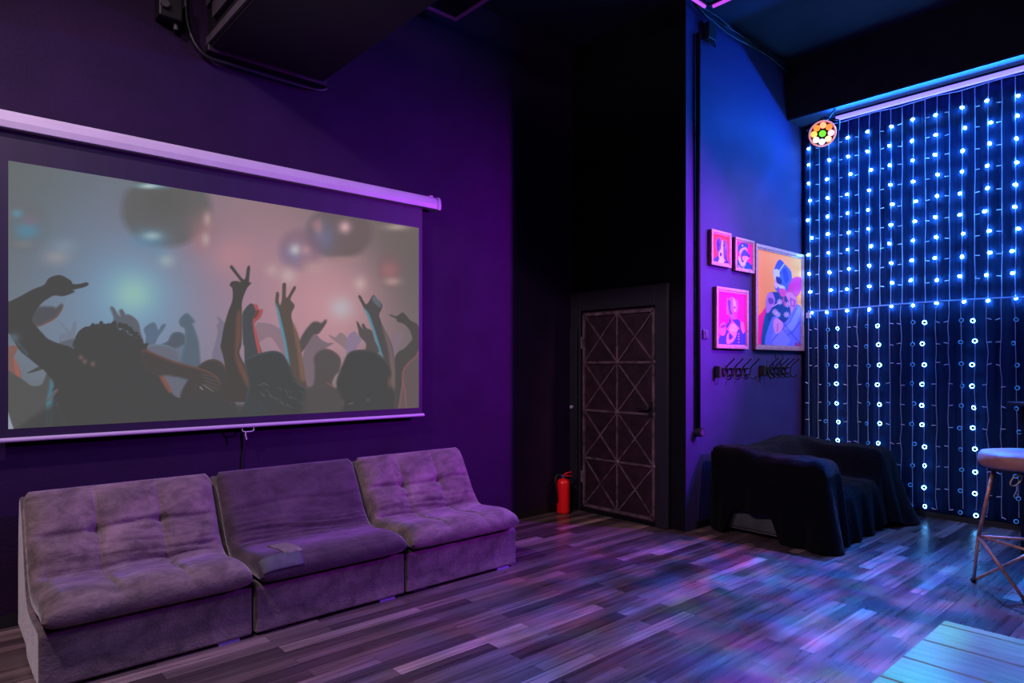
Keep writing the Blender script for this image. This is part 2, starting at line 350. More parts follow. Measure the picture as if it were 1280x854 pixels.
class Canvas:
    def __init__(s, x, y): s.x = x; s.y = y; s.rgb = np.zeros((len(x), 3))
    def mix(s, k, c, sel=slice(None)):
        s.rgb[sel] = s.rgb[sel]*(1-k[:, None])+np.array(c, float)*k[:, None]
    def blob(s, cx, cy, rx, ry, c, a=1, p=2):
        q = ((s.x-cx)/rx)**2+((s.y-cy)/ry)**2; s.mix(a*np.exp(-q**(p/2)), c)
    def disc(s, cx, cy, rx, ry, c, a=1, soft=.15):
        q = np.sqrt(((s.x-cx)/rx)**2+((s.y-cy)/ry)**2); s.mix(a*np.clip((1+soft-q)/(2*soft), 0, 1), c)
    def poly(s, pts, c, soft=.7, a=1, dx=0, dy=0, smooth=True, n=4, shade=None):
        pts = np.array([(p[0], p[1]) for p in (smoothpts([(u, v, 0) for u, v in pts], n, True) if smooth else pts)], float)+[dx, dy]
        lo = pts.min(0)-soft-1; hi = pts.max(0)+soft+1
        sel = np.nonzero((s.x > lo[0]) & (s.x < hi[0]) & (s.y > lo[1]) & (s.y < hi[1]))[0]
        if not len(sel): return
        X = s.x[sel]; Y = s.y[sel]; ins = np.zeros(len(sel), bool); dm = np.full(len(sel), 1e9)
        for i in range(len(pts)):
            ax, ay = pts[i-1]; bx, by = pts[i]
            if ay != by: ins ^= ((ay > Y) != (by > Y)) & (X < (bx-ax)*(Y-ay)/(by-ay)+ax)
            ux, uy = bx-ax, by-ay; L = ux*ux+uy*uy+1e-9; tt = np.clip(((X-ax)*ux+(Y-ay)*uy)/L, 0, 1)
            dm = np.minimum(dm, (X-ax-tt*ux)**2+(Y-ay-tt*uy)**2)
        sd = np.sqrt(dm)*np.where(ins, 1, -1); k = np.clip(.5+(sd+.25)/(2*soft), 0, 1)*a
        if shade is None: s.mix(k, c, sel)
        else:                                                     # second colour towards an edge side
            (ex, ey), c2, wd = shade
            s.mix(k, c, sel)
    def line(s, pts, wd, c, a=1, soft=.5):
        for (ax, ay), (bx, by) in zip(pts[:-1], pts[1:]):
            ux, uy = bx-ax, by-ay; L = ux*ux+uy*uy+1e-9; tt = np.clip(((s.x-ax)*ux+(s.y-ay)*uy)/L, 0, 1)
            d = np.sqrt((s.x-ax-tt*ux)**2+(s.y-ay-tt*uy)**2); s.mix(np.clip((wd/2-d)/(2*soft)+.5, 0, 1)*a, c)
def rimpoly(cv, pts, c, rim=None, d=(0, 0), a=.9, soft=.7):
    if rim is not None: cv.poly(pts, c, soft); cv.poly(pts, rim, soft, a*.75); cv.poly(pts, c, 2.0, 1, d[0], d[1]); return
    cv.poly(pts, c, soft)
def crowd(cv):
    cv.rgb[:] = (104, 108, 110)
    cv.blob(130, 330, 120, 150, (112, 128, 150), .85); cv.blob(250, 360, 110, 140, (134, 124, 148), .8)
    cv.blob(170, 420, 190, 70, (125, 140, 165), .7)
    cv.blob(330, 330, 90, 170, (158, 124, 142), .8); cv.blob(310, 255, 110, 60, (150, 122, 128), .6); cv.blob(410, 380, 100, 110, (190, 140, 150), .85)
    cv.blob(165, 370, 62, 58, (118, 160, 190), .9); cv.blob(166, 368, 26, 24, (146, 188, 180), .95)
    cv.blob(290, 320, 30, 24, (190, 135, 142), .6); cv.blob(430, 385, 60, 50, (200, 148, 156), .7); cv.blob(427, 385, 15, 14, (188, 180, 188), .95)
    cv.blob(520, 330, 60, 130, (106, 96, 94), .75); cv.blob(500, 290, 60, 40, (112, 100, 96), .6); cv.blob(440, 255, 90, 40, (120, 106, 104), .5); cv.blob(15, 215, 90, 60, (102, 108, 108), .6)
    # mirror balls out of focus
    cv.disc(208, 262, 56, 47, (98, 98, 98), .85, .1); cv.blob(205, 250, 38, 30, (92, 92, 90), .6)
    cv.blob(186, 299, 22, 12, (96, 138, 168), .8); cv.blob(190, 295, 11, 5, (160, 182, 186), .8); cv.blob(255, 283, 16, 18, (150, 112, 118), .7); cv.blob(259, 274, 5, 9, (178, 150, 152), .9)
    cv.blob(190, 232, 22, 3.5, (120, 165, 185), .8); cv.blob(186, 233, 10, 2.6, (180, 196, 192), .9)
    cv.blob(200, 318, 15, 11, (110, 140, 165), .7); cv.blob(208, 326, 10, 8, (158, 172, 178), .7); cv.blob(252, 302, 12, 14, (160, 120, 128), .8); cv.blob(257, 299, 5, 8, (182, 160, 162), .8)
    cv.disc(30, 282, 28, 30, (108, 108, 112), .6, .3); cv.blob(34, 288, 16, 12, (88, 134, 158), .9); cv.blob(21, 267, 7, 5, (96, 150, 170), .7); cv.blob(37, 276, 10, 6, (130, 108, 128), .6); cv.blob(30, 305, 12, 5, (130, 130, 130), .5)
    cv.blob(80, 308, 16, 10, (128, 148, 165), .6); cv.blob(70, 322, 16, 9, (152, 150, 155), .7)
    cv.disc(424, 290, 41, 34, (108, 94, 96), .9, .12); cv.blob(402, 297, 16, 20, (112, 116, 150), .75); cv.blob(398, 284, 5, 10, (170, 130, 135), .7); cv.blob(431, 284, 7, 7, (206, 166, 172), .95); cv.blob(394, 281, 6, 6, (165, 120, 128), .6); cv.blob(426, 324, 22, 4, (165, 130, 130), .8)
    cv.disc(376, 312, 27, 26, (128, 102, 118), .6, .2); cv.blob(365, 318, 13, 14, (124, 116, 152), .7); cv.blob(369, 312, 7, 7, (186, 184, 186), .9); cv.blob(382, 313, 6, 6, (180, 138, 150), .8); cv.blob(391, 335, 14, 10, (182, 146, 148), .8)
    cv.blob(340, 338, 8, 8, (186, 160, 160), .7); cv.blob(360, 345, 10, 10, (192, 170, 170), .8); cv.blob(450, 355, 8, 9, (196, 168, 168), .8)
    cv.disc(487, 336, 15, 24, (122, 100, 102), .6, .25); cv.blob(486, 338, 11, 11, (160, 108, 112), .8); cv.blob(490, 352, 10, 5, (180, 150, 145), .8); cv.blob(496, 284, 14, 4, (180, 160, 152), .8)
    DK = (74, 74, 74); OR = (140, 88, 74); TL = (84, 124, 142)
    # far people
    rimpoly(cv, [(265, 450), (272, 418), (271, 407), (274, 403), (271, 396), (277, 400), (283, 412), (282, 455)], (122, 114, 134))
    rimpoly(cv, [(320, 406), (327, 404), (340, 406), (352, 414), (357, 430), (359, 439), (355, 446), (347, 432), (337, 421), (325, 427), (318, 430)], (140, 116, 128))
    rimpoly(cv, [(74, 403), (76, 403), (86, 413), (89, 413), (92, 403), (95, 403), (94, 417), (93, 430), (76, 432), (74, 421), (77, 417), (84, 416)], (114, 124, 140))
    rimpoly(cv, [(72, 431), (80, 427), (94, 425), (98, 446), (80, 442)], (98, 102, 114))
    rimpoly(cv, [(180, 411), (190, 403.4), (195, 406), (197.6, 413), (202.6, 406), (207, 406), (203.6, 413), (197.6, 421), (191.7, 432), (182, 432), (182.5, 421)], (94, 110, 130))
    rimpoly(cv, [(214, 430), (228, 425), (231, 440), (228, 460), (216, 456)], (106, 118, 136))
    rimpoly(cv, [(199, 433), (209.6, 426.7), (214.6, 417.8), (222.5, 415.4), (229.5, 418.8), (230.5, 427.7), (225.5, 431), (215.6, 435)], (88, 94, 106), TL, (.8, .8))
    rimpoly(cv, [(184, 433), (200, 431), (212, 433), (221, 440), (225, 452), (240, 470), (228, 490), (214, 495), (180, 480), (182, 450)], (106, 108, 122), (112, 140, 160), (.8, 1.2))
    rimpoly(cv, [(224.5, 400), (232.5, 392), (238.5, 397), (242, 402), (239.5, 405), (244.4, 418), (247.8, 436), (247, 470), (222, 470), (229.5, 436), (231.5, 412), (225.5, 407)], (92, 104, 118), TL, (1, .6))
    cv.poly([(162, 477), (178, 472), (186, 494), (175, 488)], (100, 104, 112))
    rimpoly(cv, [(139, 385), (142, 385), (147, 393), (152, 397), (150, 389), (153, 387.5), (157, 394), (160, 393.5), (167, 397), (173, 404), (175, 414), (180, 436), (165, 436), (154, 414), (144, 402), (143, 396)], (94, 100, 110), (122, 100, 102), (-1, .3))
    rimpoly(cv, [(411.3, 420), (413, 419.5), (419.5, 421.8), (425, 416.3), (430.5, 419), (435, 425.6), (437, 440), (428, 433), (419.5, 427)], (140, 118, 124))
    rimpoly(cv, [(434, 423.4), (442.5, 414.7), (447, 419), (452, 424.5), (446, 434), (444, 446), (434, 446)], (138, 120, 144))
    rimpoly(cv, [(378, 450), (384, 430), (390, 421), (395.5, 419), (401, 424.5), (409.7, 429), (416.8, 429), (408.6, 434.4), (397, 445), (396, 480), (380, 486)], (122, 106, 114))
    rimpoly(cv, [(489.5, 424.5), (494, 413.6), (498, 421), (503, 412.5), (502, 425.6), (495, 434.4), (497, 450), (488, 448)], (132, 112, 124))
    rimpoly(cv, [(374, 431), (379.5, 418), (389.8, 405), (396, 403.5), (402, 405), (405.9, 401.6), (407.8, 402), (404, 409), (397.7, 417), (390, 420), (377, 440)], (88, 83, 84), (120, 84, 84), (0, -.9))
    rimpoly(cv, [(445.8, 403), (447.4, 403), (453, 411.4), (452.5, 405.4), (455, 405.4), (458, 410.3), (464.4, 413.6), (467, 421), (468.7, 427), (474, 440), (457, 442), (457.8, 430), (449.6, 420), (448, 412.5)], (90, 84, 85))
    rimpoly(cv, [(490, 470), (495, 444), (506, 435.5), (514.7, 425.6), (515.2, 421), (511.4, 411.4), (504.8, 404.8), (497, 402), (495, 398), (487.3, 394.5), (488, 393.6), (496, 395.5), (502.7, 391), (507, 394), (512.5, 400.5), (524, 409.8), (526, 440), (510, 455), (503, 465), (502, 480), (497, 510), (490, 510)], (82, 78, 76))
    rimpoly(cv, [(500, 520), (503, 480), (503, 466), (508, 456), (519, 446), (527, 440), (527, 520)], (102, 90, 92), (160, 92, 98), (1.3, .5))
    cv.line([(503, 474), (506, 488), (508, 512)], 1.2, (160, 92, 96), .8)
    # near crowd
    rimpoly(cv, [(39, 399), (48, 387), (51.6, 385), (66.8, 385), (70, 387), (76.8, 381.6), (78.5, 383.3), (75, 391), (69, 398), (58.6, 403.8), (46, 408)], (84, 86, 92), (150, 92, 78), (-.7, -1.3))
    cv.poly([(8, 436), (22, 434), (17, 447), (22, 457), (26, 473), (8, 470)], (128, 96, 92)); cv.poly([(17, 447), (22, 457), (25, 471), (21, 470), (18, 458)], (158, 98, 90), 1.2)
    rimpoly(cv, [(6, 469), (20, 470), (31, 477), (38, 482), (45, 483), (53, 480), (62, 466), (66, 545), (6, 545)], (88, 88, 88))
    cv.poly([(9, 515), (13, 526), (17, 540), (9, 540)], (150, 158, 175))
    cv.poly([(34, 466.5), (40, 463), (50, 458), (56, 460), (46, 464)], (82, 82, 80), .5)
    man = [(8, 379), (12.3, 377), (25.8, 370.4), (41, 362), (55, 356.4), (59.8, 349.3), (65.6, 345.8), (73.8, 344), (80.9, 346.4), (89, 351.7), (90.8, 355.2), (99.6, 355.2), (107.8, 353.2), (110.7, 355.2), (105.5, 358.7), (92.6, 361.9), (90.8, 363.6), (93.2, 364.8), (79.7, 370), (67.4, 369.3), (58.6, 374), (51.6, 379.2), (45.7, 387.4), (39.3, 399.1), (44.5, 407.3), (52.7, 416.7), (59.8, 423.8), (72.7, 429.6), (85, 433), (93, 436),
           (93, 426), (98, 415), (106, 409), (112, 408), (116, 403.7), (119, 406), (130, 405), (140, 405.5), (143, 404), (149, 412.7), (154, 412), (160, 418), (168, 422), (176, 426), (180, 430), (185, 429), (184, 433), (180, 441), (184, 447), (196, 470), (205, 485), (215, 493), (225, 498), (240, 497), (262, 480), (285, 490), (285, 545), (55, 545), (55.4, 520), (58, 502), (61, 489), (63, 475), (60, 468.6), (53.4, 461.5), (48.3, 457.7), (34.8, 446.7), (24.5, 437.7), (12.3, 418), (8, 414)]
    cv.poly(man, DK, .6, n=3)
    rnd = random.Random(3)
    for k in range(70):                                       # curls round the head
        a = PI*(.95+1.15*rnd.random()); cv.disc(136+44*math.cos(a)+rnd.uniform(-2, 2), 442+37*math.sin(a)+rnd.uniform(-2, 2), 2.6, 2.6, DK, 1, .3)
    cv.blob(18, 422, 6, 5, (96, 112, 122), .7); cv.line([(14, 418), (24, 431), (34, 443)], 2.2, (86, 104, 116), .6, 1.5)
    cv.poly([(63, 474), (67, 482), (64, 490), (69, 489), (64, 500), (60, 540), (56, 540), (58, 502), (61, 489)], (84, 118, 134), 1.5); cv.poly([(61, 497), (70, 487), (72, 489), (60, 502)], (104, 92, 92), .8)
    cv.line([(71, 505), (77, 520), (84, 534)], 1.6, (84, 112, 124), .9); cv.blob(64, 515, 3, 22, (84, 124, 142), .8)
    for (u, v) in ((101, 447), (106, 452), (116, 455)): cv.blob(u, v, 2.6, 3, (122, 98, 98), .9)
    # arm across, and the dark haired heads
    arm = [(178, 438), (200, 445), (219.5, 452.6), (249.4, 460.5), (267, 468), (275, 478.5), (271, 489), (249, 483), (235.5, 473), (209.6, 467.5), (199, 468), (184, 462)]
    rimpoly(cv, [(244, 470), (247.4, 459.6), (257.4, 451.6), (269, 449.6), (279, 455.6), (285, 469.5), (288, 492), (286, 520), (240, 520), (226, 500), (234, 478)], (76, 74, 74), (118, 86, 80), (-1.2, 1))
    cv.poly([(182, 465), (198, 466), (206, 482), (216, 495), (200, 505), (184, 500)], DK); cv.poly([(198, 468), (203, 469), (214, 488), (210, 489)], (132, 88, 78), 1.4)
    rimpoly(cv, arm, (78, 74, 73), (142, 90, 78), (-.2, 1.6))
    for k in range(4): cv.line([(252+k*2, 468+k*4), (272, 472+k*5)], 1.0, (108, 94, 92), .7)
    cv.line([(250, 484), (253, 487)], 1.2, (140, 140, 150)); cv.line([(254, 481), (266, 489)], .8, (130, 125, 130))
    # raised arm with two fingers up
    v = [(287.4, 357), (289.3, 352.5), (296, 351.5), (301, 352), (288, 335), (288.4, 333), (290.8, 333), (305, 350), (309, 334.5), (312.3, 334), (311, 352), (313.8, 353.8), (308.7, 360), (304, 371), (302, 380.6), (302, 397), (301.6, 429.5), (299, 442), (307.4, 460), (318, 483), (322, 500), (283, 500), (283, 471.5), (279.7, 448), (275.8, 434), (276.4, 429.5), (280.3, 407.6), (285.5, 389.6), (290.6, 375.4), (290.6, 361)]
    cv.poly(v, (76, 73, 71), .6); cv.poly([(296, 395), (301, 390), (300.5, 425), (297, 442), (306, 462), (316, 482), (312, 488), (300, 465), (294, 445), (295, 420)], (112, 84, 74), 2.2, .9)
    f2 = [(306, 387), (312.5, 380), (317.7, 381), (321.5, 382), (322.8, 387), (328, 388), (324.8, 397), (317.7, 404), (319.6, 415), (323.5, 429.5), (327, 448), (308, 456), (305.4, 433), (304, 429.5), (303, 396)]
    cv.poly(f2, (76, 80, 82), .6); cv.poly([(317, 381.5), (321, 382), (323, 387), (328, 388), (324.5, 397), (318, 403), (320, 415), (326, 442), (323, 442), (316, 404), (321, 392)], (176, 86, 88), 1.0); cv.poly([(319, 389), (324, 389), (321, 396), (318, 398)], (110, 76, 74), 1)
    h3 = [(352.5, 374), (353.2, 356), (355.5, 354), (357.3, 356), (357, 370), (359.6, 371.5), (366.8, 359), (369.5, 358.7), (369, 362), (362.8, 374), (368, 382), (364, 392), (365.4, 402.5), (371.8, 418), (375, 429.5), (377, 446), (380.8, 471.5), (384, 490), (370.5, 482), (361.5, 456), (357.6, 430), (352.5, 407.6), (348.6, 389.6), (344.2, 380.6), (345.2, 367), (347, 365), (348.6, 368), (348, 376), (350, 382)]
    cv.poly(h3, (92, 82, 76), .6); cv.poly([(344.5, 379), (348, 388), (353, 408), (358, 431), (362, 457), (359, 452), (355, 430), (350, 408), (346, 388)], (90, 140, 160), 1.1); cv.poly([(366, 405), (372, 418), (377, 446), (381, 474), (376, 472), (372, 440)], (130, 100, 88), 2, .8)
    rimpoly(cv, [(390, 484), (394, 476.8), (394.7, 459), (394, 446), (401.7, 438), (411, 437), (420.4, 442), (425.7, 450), (424, 463), (419, 469), (415, 480), (423, 486), (430, 502), (424, 525), (378, 525), (378, 488)], (88, 83, 83), (128, 94, 94), (-1.1, .6)); cv.line([(409, 479), (418, 485)], 2, (130, 92, 90), .8)
    cv.poly([(418, 472), (422, 470), (421, 484), (416, 482)], (140, 124, 126), .8)
    sh = [(448, 370.8), (450.7, 370.2), (457.8, 380.8), (465.5, 370), (468.2, 370), (471, 374), (477.5, 380.8), (476.4, 387.3), (473.7, 394), (477.5, 406), (488.4, 427.8), (492, 443), (493, 455), (494, 490), (484, 490), (482, 455), (477.5, 443), (468.7, 414.7), (461, 392.8), (455.6, 386), (452.3, 379.7)]
    cv.poly(sh, (84, 80, 80), .6); cv.poly([(455, 386), (461, 393), (469, 415), (477, 441), (484, 460), (480, 455), (474, 438), (466, 413), (459, 394)], (82, 138, 156), 1.1); cv.poly([(466, 371), (469, 371), (476, 380), (474, 384), (466, 376)], (104, 112, 120), 1.2, .8); cv.poly([(478, 408), (488, 428), (493, 455), (493, 485), (489, 480), (486, 440)], (128, 108, 108), 1.8, .7)
    rimpoly(cv, [(434.5, 444), (440, 439.4), (451, 437.6), (466, 438.8), (475.5, 445), (484, 453), (489, 465), (487, 479), (494, 491), (494, 506), (492, 530), (424, 530), (431, 504), (426, 495.6), (421.6, 481.5), (423, 471), (430, 453.4)], (73, 74, 73), (112, 94, 90), (-.6, .8))
    cv.blob(487, 478, 2.4, 6, (120, 92, 82), .7); cv.line([(436, 505), (441, 504)], 1.2, (110, 110, 110), .8); cv.blob(460, 500, 2, 2, (96, 96, 96), .7)
    rimpoly(cv, [(306, 452), (312.5, 447), (325, 442), (342, 439), (352.5, 443), (360, 455), (365, 469), (372, 480.6), (382, 489), (385, 516), (385, 530), (300, 530), (306, 505), (311, 480)], (72, 74, 74), (84, 100, 112), (.7, 1))
    for k in range(26):
        a, b = rnd.uniform(322, 378), rnd.uniform(476, 510); cv.line([(a, b), (a+rnd.uniform(2, 7), b+rnd.uniform(1, 5))], .7, (112, 110, 108), .55)
    cv.poly([(55, 512), (120, 500), (230, 500), (300, 505), (400, 516), (500, 512), (500, 560), (50, 560)], (74, 74, 74), 4, .9)
    cv.poly([(314, 493), (322, 500), (335, 512), (320, 525), (305, 512)], (72, 76, 78), 3, .8)
    cv.poly([(383, 488), (420, 486), (426, 520), (383, 522)], (86, 82, 82), 3, .8)
    for (a, b, c, d) in ((383, 520, 530, 510),): cv.line([(a, b), (c, d)], 1, (82, 84, 70), .5)
# ---------------------------------------------------------------- projection screen on the left wall
YS = 4.645
t = thing('projection_screen', 'wide white-cased pull-down projection screen showing a partying crowd, above the grey sofas', 'projection screen', (1.75, YS, 2.0))
A = onY(10.5, 200, YS); B = onY(523.6, 285.5, YS); Cc = onY(523.6, 508.5, YS); Dd = onY(10.5, 538.5, YS)
sx0, sx1 = A.x, B.x; sz1 = (A.z+B.z)/2; sz0 = (Cc.z+Dd.z)/2
ctop = onY(543, 256, YS); cr = ctop.x; cz = ctop.z
L0 = (1.75, YS, 2.0)
def sbox(x0, x1, y0, y1, z0, z1): return box(BM(), x0-L0[0], x1-L0[0], y0-L0[1], y1-L0[1], z0-L0[2], z1-L0[2])
bx0, bx1 = sx0-.055, sx1+.035
zbar = onY(300, 533, YS).z
obj('screen_border', sbox(bx0, bx1, YS+.002, YS+.006, zbar, cz), M['border'], t)
picture_grid('projected_picture', sx0, sx1, sz0, sz1, YS, 760, 430, crowd, M['projection'], t)
prof = [(-.045, -.048), (.035, -.048), (.035, .040), (.02, .052), (-.03, .052), (-.045, .03), (-.052, -.01)]
obj('case', prism(BM(), [(y, z+cz-L0[2]) for y, z in prof], -.35-L0[0], cr-L0[0]), M['case'], t, bevel=.004)
pc = [(y*1.12, z*1.12) for y, z in prof]
obj('end_cap', prism(BM(), [(y, z+cz-L0[2]) for y, z in pc], cr-L0[0], cr-L0[0]+.035), M['case'], t, bevel=.006)
for xb in (cr-.03,): obj('wall_bracket', box(BM(), xb-L0[0]-.02, xb-L0[0]+.02, .0, .075, cz-L0[2]+.03, cz-L0[2]+.075), M['case'], t, bevel=.003)
bz = onY(200, 539, YS-.01).z
obj('bottom_bar', tube(BM(), [(bx0-L0[0]-.1, -.005, bz-L0[2]), (bx1-L0[0]+.01, -.005, bz-L0[2])], .0135, 12), M['case'], t, smooth=False)
hx = onY(310, 537, YS).x-L0[0]; hz = bz-L0[2]-.012
bm = tube(BM(), smoothpts([(hx-.035, 0, hz), (hx-.036, -.004, hz-.025), (hx, -.006, hz-.03), (hx+.036, -.004, hz-.025), (hx+.035, 0, hz), (hx, 0, hz+.002)], 5, True), .004, 6, closed=True)
obj('pull_handle', bm, M['case'], t, smooth=True)
bm = tube(BM(), smoothpts([(hx-.015, -.004, hz-.028), (hx-.018, -.004, hz-.05), (hx-.01, -.004, hz-.085)]), .005, 6); obj('pull_strap', bm, M['case'], t)
cabx = onY(304, 560, YL-.01).x
tag(obj('cable', tube(BM(), smoothpts([(cabx, YL-.008, 1.02), (cabx+.005, YL-.008, .9), (cabx-.004, YL-.008, .8), (cabx, YL-.008, .45)]), .005, 6), M['black']), 'thin black cable on the wall below the screen handle', 'cable')
# ---------------------------------------------------------------- modular grey sofas
PATH = [(-.050, .335), (-.03, .340), (.02, .348), (.10, .352), (.20, .342), (.30, .336), (.385, .345), (.455, .385), (.515, .455), (.565, .545), (.615, .640), (.655, .715), (.690, .778), (.708, .818)]
def pad(mat_, style, seed, parent, wd):
    rnd = random.Random(seed); P = smoothpts([(0, y, z) for y, z in PATH], 8)
    # arc length
    s = [0]
    for a, b in zip(P[:-1], P[1:]): s.append(s[-1]+(b-a).length)
    Lt = s[-1]; NS, NX = 120, 90; W = wd/2
    def samp(q):
        q = min(max(q, 0), Lt-1e-6)
        for i in range(len(s)-1):
            if s[i+1] >= q:
                f = (q-s[i])/(s[i+1]-s[i]); p = P[i].lerp(P[i+1], f); t_ = (P[i+1]-P[i]).normalized(); return p, t_
    from mathutils import noise
    rows_t, rows_b = [], []
    sc, sm, ss = .60*Lt, .80*Lt, .30*Lt           # crease, mid back seam, seat seam
    sc = .50*Lt; sm = .74*Lt; ss = .22*Lt
    for i in range(NS+1):
        u = i/NS; v = .5-.5*math.cos(PI*u); v = .55*v+.45*u; q = v*Lt
        p, tg = samp(q); _, tg2 = samp(q+.03); _, tg0 = samp(q-.03); tg = (tg+tg2+tg0).normalized()
        n = Vector((0, -tg.z, tg.y))
        e = abs(2*v-1); T = (.150 if v < .5 else .150-.035*(v-.5)*2)*math.sqrt(max(0, 1-e**(15 if v < .5 else 9)))
        Wk = W*(1-(.055*max(0, (e-.80)/.20)**4 if v > .5 else .02*max(0, (e-.92)/.08)**2))
        rt, rb = [], []
        for j in range(NX+1):
            a = -1+2*j/NX; b = .5*a+.5*math.sin(a*PI/2); x = Wk*b
            ex = math.sqrt(max(0, 1-abs(b)**14))
            h = T/2*ex; d = 0
            f = min(1, (1-abs(b))*6)*min(1, (1-e)*6)
            for xs in (-W/3, W/3):
                d -= .011*math.exp(-((x-xs)/.008)**2)*(1 if style != 'plain' else .35)
            for qs in ((sc, .026), (sm, .020), (ss, .003)):
                wob = .012*math.sin(x*9+seed); d -= qs[1]*math.exp(-((q-qs[0]-wob)/.014)**2)*(1 if style != 'plain' else .5)
            if style == 'tufted':
                for xs in (-W/3, W/3):
                    for qs in (sm,): d -= .030*math.exp(-(((x-xs)/.035)**2+((q-qs)/.035)**2))
                for xs in (-W/3, W/3): d -= .013*math.exp(-(((x-xs)/.05)**2+((q-sc)/.03)**2))
            puff = .018*abs(math.cos(x/(2*W)*3*PI))*min(1, abs(q-sm)/.09)*min(1, abs(q-sc)/.09) if style != 'plain' else .004
            wr = math.exp(-((q-sc-.02)/.10)**2)+.45*math.exp(-((q-sc-.16)/.08)**2)
            nn = noise.noise(Vector((x*3.2+seed, q*46+.8*math.sin(x*6), seed*1.7)))
            d += wr*.022*nn-.014*math.exp(-((q-sc-.03)/.05)**2)*(1 if style == 'tufted' else .4)+.005*noise.noise(Vector((x*7, q*7, seed)))+.0016*noise.noise(Vector((x*22, q*26, seed+4)))
            edge = (1-f)*.006*noise.noise(Vector((b*3, q*60, seed)))     # gathered fabric at the sides
            d = (d+puff)*f
            top = p+n*(h+(d+edge)*(ex if ex > .3 else .3)*(1 if T > .02 else 0)); bot = p-n*h*.92
            rt.append(Vector((x, top.y, top.z))); rb.append(Vector((x, bot.y, bot.z)))
        rows_t.append(rt); rows_b.append(rb)
    bm = BM(); grid(bm, rows_t); grid(bm, rows_b, True)
    bmesh.ops.remove_doubles(bm, verts=bm.verts, dist=.0006); bmesh.ops.recalc_face_normals(bm, faces=bm.faces)
    o = obj('cushion', bm, mat_, parent, smooth=True)
    def surf(x, q):
        v_ = min(max(q/Lt, 0), 1); i_ = min(range(NS), key=lambda k: abs((.55*(.5-.5*math.cos(PI*k/NS))+.45*k/NS)-v_)); row = rows_t[max(i_, 1)]
        j_ = min(range(1, NX), key=lambda k: abs(row[k].x-x)); p_ = row[j_]; a_ = rows_t[max(i_, 1)+1][j_]-rows_t[max(i_, 1)-1][j_]; b_ = row[j_+1]-row[j_-1]
        n_ = b_.cross(a_).normalized(); n_ = n_ if n_.z > 0 or n_.y < 0 else -n_; return p_+n_*.0025+Vector((x-p_.x, 0, 0))
    def on_top(x, q):
        p, tg = samp(q); n = Vector((0, -tg.z, tg.y)); return Vector((x, (p+n*.07).y, (p+n*.07).z)), n, tg
    return o, surf
SHELL = [(.0, .018), (.004, .268), (.02, .285), (.30, .275), (.40, .280), (.475, .325), (.54, .41), (.60, .53), (.66, .645), (.71, .720), (.745, .770), (.785, .785), (.815, .765), (.85, .60), (.865, .40), (.865, .07), (.50, .07), (.44, .022)]
sofas = [(.862, 'tufted', 'sofa_a', 'shell', 1, 'taupe velvet armless sofa module with tufted back, nearest the camera', 0),
         (1.838, 'plain', 'sofa_b', 'shell', 2, 'middle armless sofa module with smoother darker purple-grey cushion and two pale patches', .0),
         (2.81, 'tufted', 'sofa_a', 'shell', 5, 'taupe armless sofa module with two-button back, farthest toward the fire extinguisher', .01)]
for (xc, style, ma, mb, seed, lab, dz) in sofas:
    t = thing('sofa_module', lab, 'sofa', (xc, 3.635, 0), 0, 'grey velvet sofa modules under the screen')
    wd = .956
    bm = prism(BM(), SHELL, -wd/2, wd/2)
    obj('base', bm, M[mb], t, bevel=.012, seg=3)
    _, on_top = pad(M[ma], style, seed, t, wd-.012)
    for sx_ in (-1, 1):
        for yy in (.02, .75):
            if yy < .1: b = box(BM(), sx_*.36-.055, sx_*.36+.055, yy-.006, yy+.05, 0, .024)
            else: b = box(BM(), sx_*.36-.03, sx_*.36+.03, yy-.03, yy+.03, 0, .072)
            obj('foot', b, M['foot'] if (yy < .1 and sx_ > 0) else M['black'], t)
    if style == 'plain':      # two faded cloth patches on the seat
        for (x_0, x_1, q0, q1, mm, lab2) in ((-.31, -.20, .075, .30, 'ppatch', 'pale cloth patch'), (-.455, -.225, .004, .085, 'gpatch', 'grey-blue cloth patch')):
            rows = [[on_top(x_0+(x_1-x_0)*j/12, q0+(q1-q0)*i/24) for j in range(13)] for i in range(25)]
            bm = BM(); grid(bm, rows); bmesh.ops.remove_doubles(bm, verts=bm.verts, dist=.0003); o = obj('patch', bm, M[mm], t, smooth=True); o['label'] = lab2
            sd = o.modifiers.new('thickness', 'SOLIDIFY'); sd.thickness = .002; sd.offset = 0
# ---------------------------------------------------------------- overhead duct near the wall
t = thing('air_duct', 'large dark square air duct under the ceiling above the screen', 'air duct', (1.83, 3.6, 3.62))
dx0, dx1 = 1.43-1.83, 2.24-1.83
obj('duct_body', box(BM(), dx0, dx1, 2.0-3.6, 4.70-3.6, 0, .62), M['duct'], t, bevel=.012)
bm = box(BM(), dx0-.02, dx0, 2.0-3.6, 4.66-3.6, .02, .07); box(bm, dx0-.02, dx0, 2.0-3.6, 4.66-3.6, .28, .33); box(bm, dx0-.03, dx0, 2.0-3.6, 4.5-3.6, .14, .24); obj('side_flange', bm, M['ductl'], t)
for z_ in (.0,): obj('rear_flange', box(BM(), dx0-.02, dx1+.02, 4.62-3.6, 4.70-3.6, -.025, .03), M['duct'], t, bevel=.008)
for x_ in (dx0+.1, dx1-.1):
    for y_ in (2.3-3.6, 4.3-3.6): obj('hanger_rod', box(BM(), x_-.01, x_+.01, y_-.01, y_+.01, .62, 1.18), M['black'], t)
tag(obj('duct_cable', tube(BM(), smoothpts([(1.30, 4.69, 4.3), (1.29, 4.69, 3.95), (1.31, 4.68, 3.72), (1.40, 4.665, 3.575), (1.60, 4.66, 3.56), (1.9, 4.66, 3.555), (2.2, 4.66, 3.56), (2.28, 4.67, 3.60)]), .013, 8), M['black'], smooth=True), 'black cable looping under the corner of the ceiling duct', 'cable')
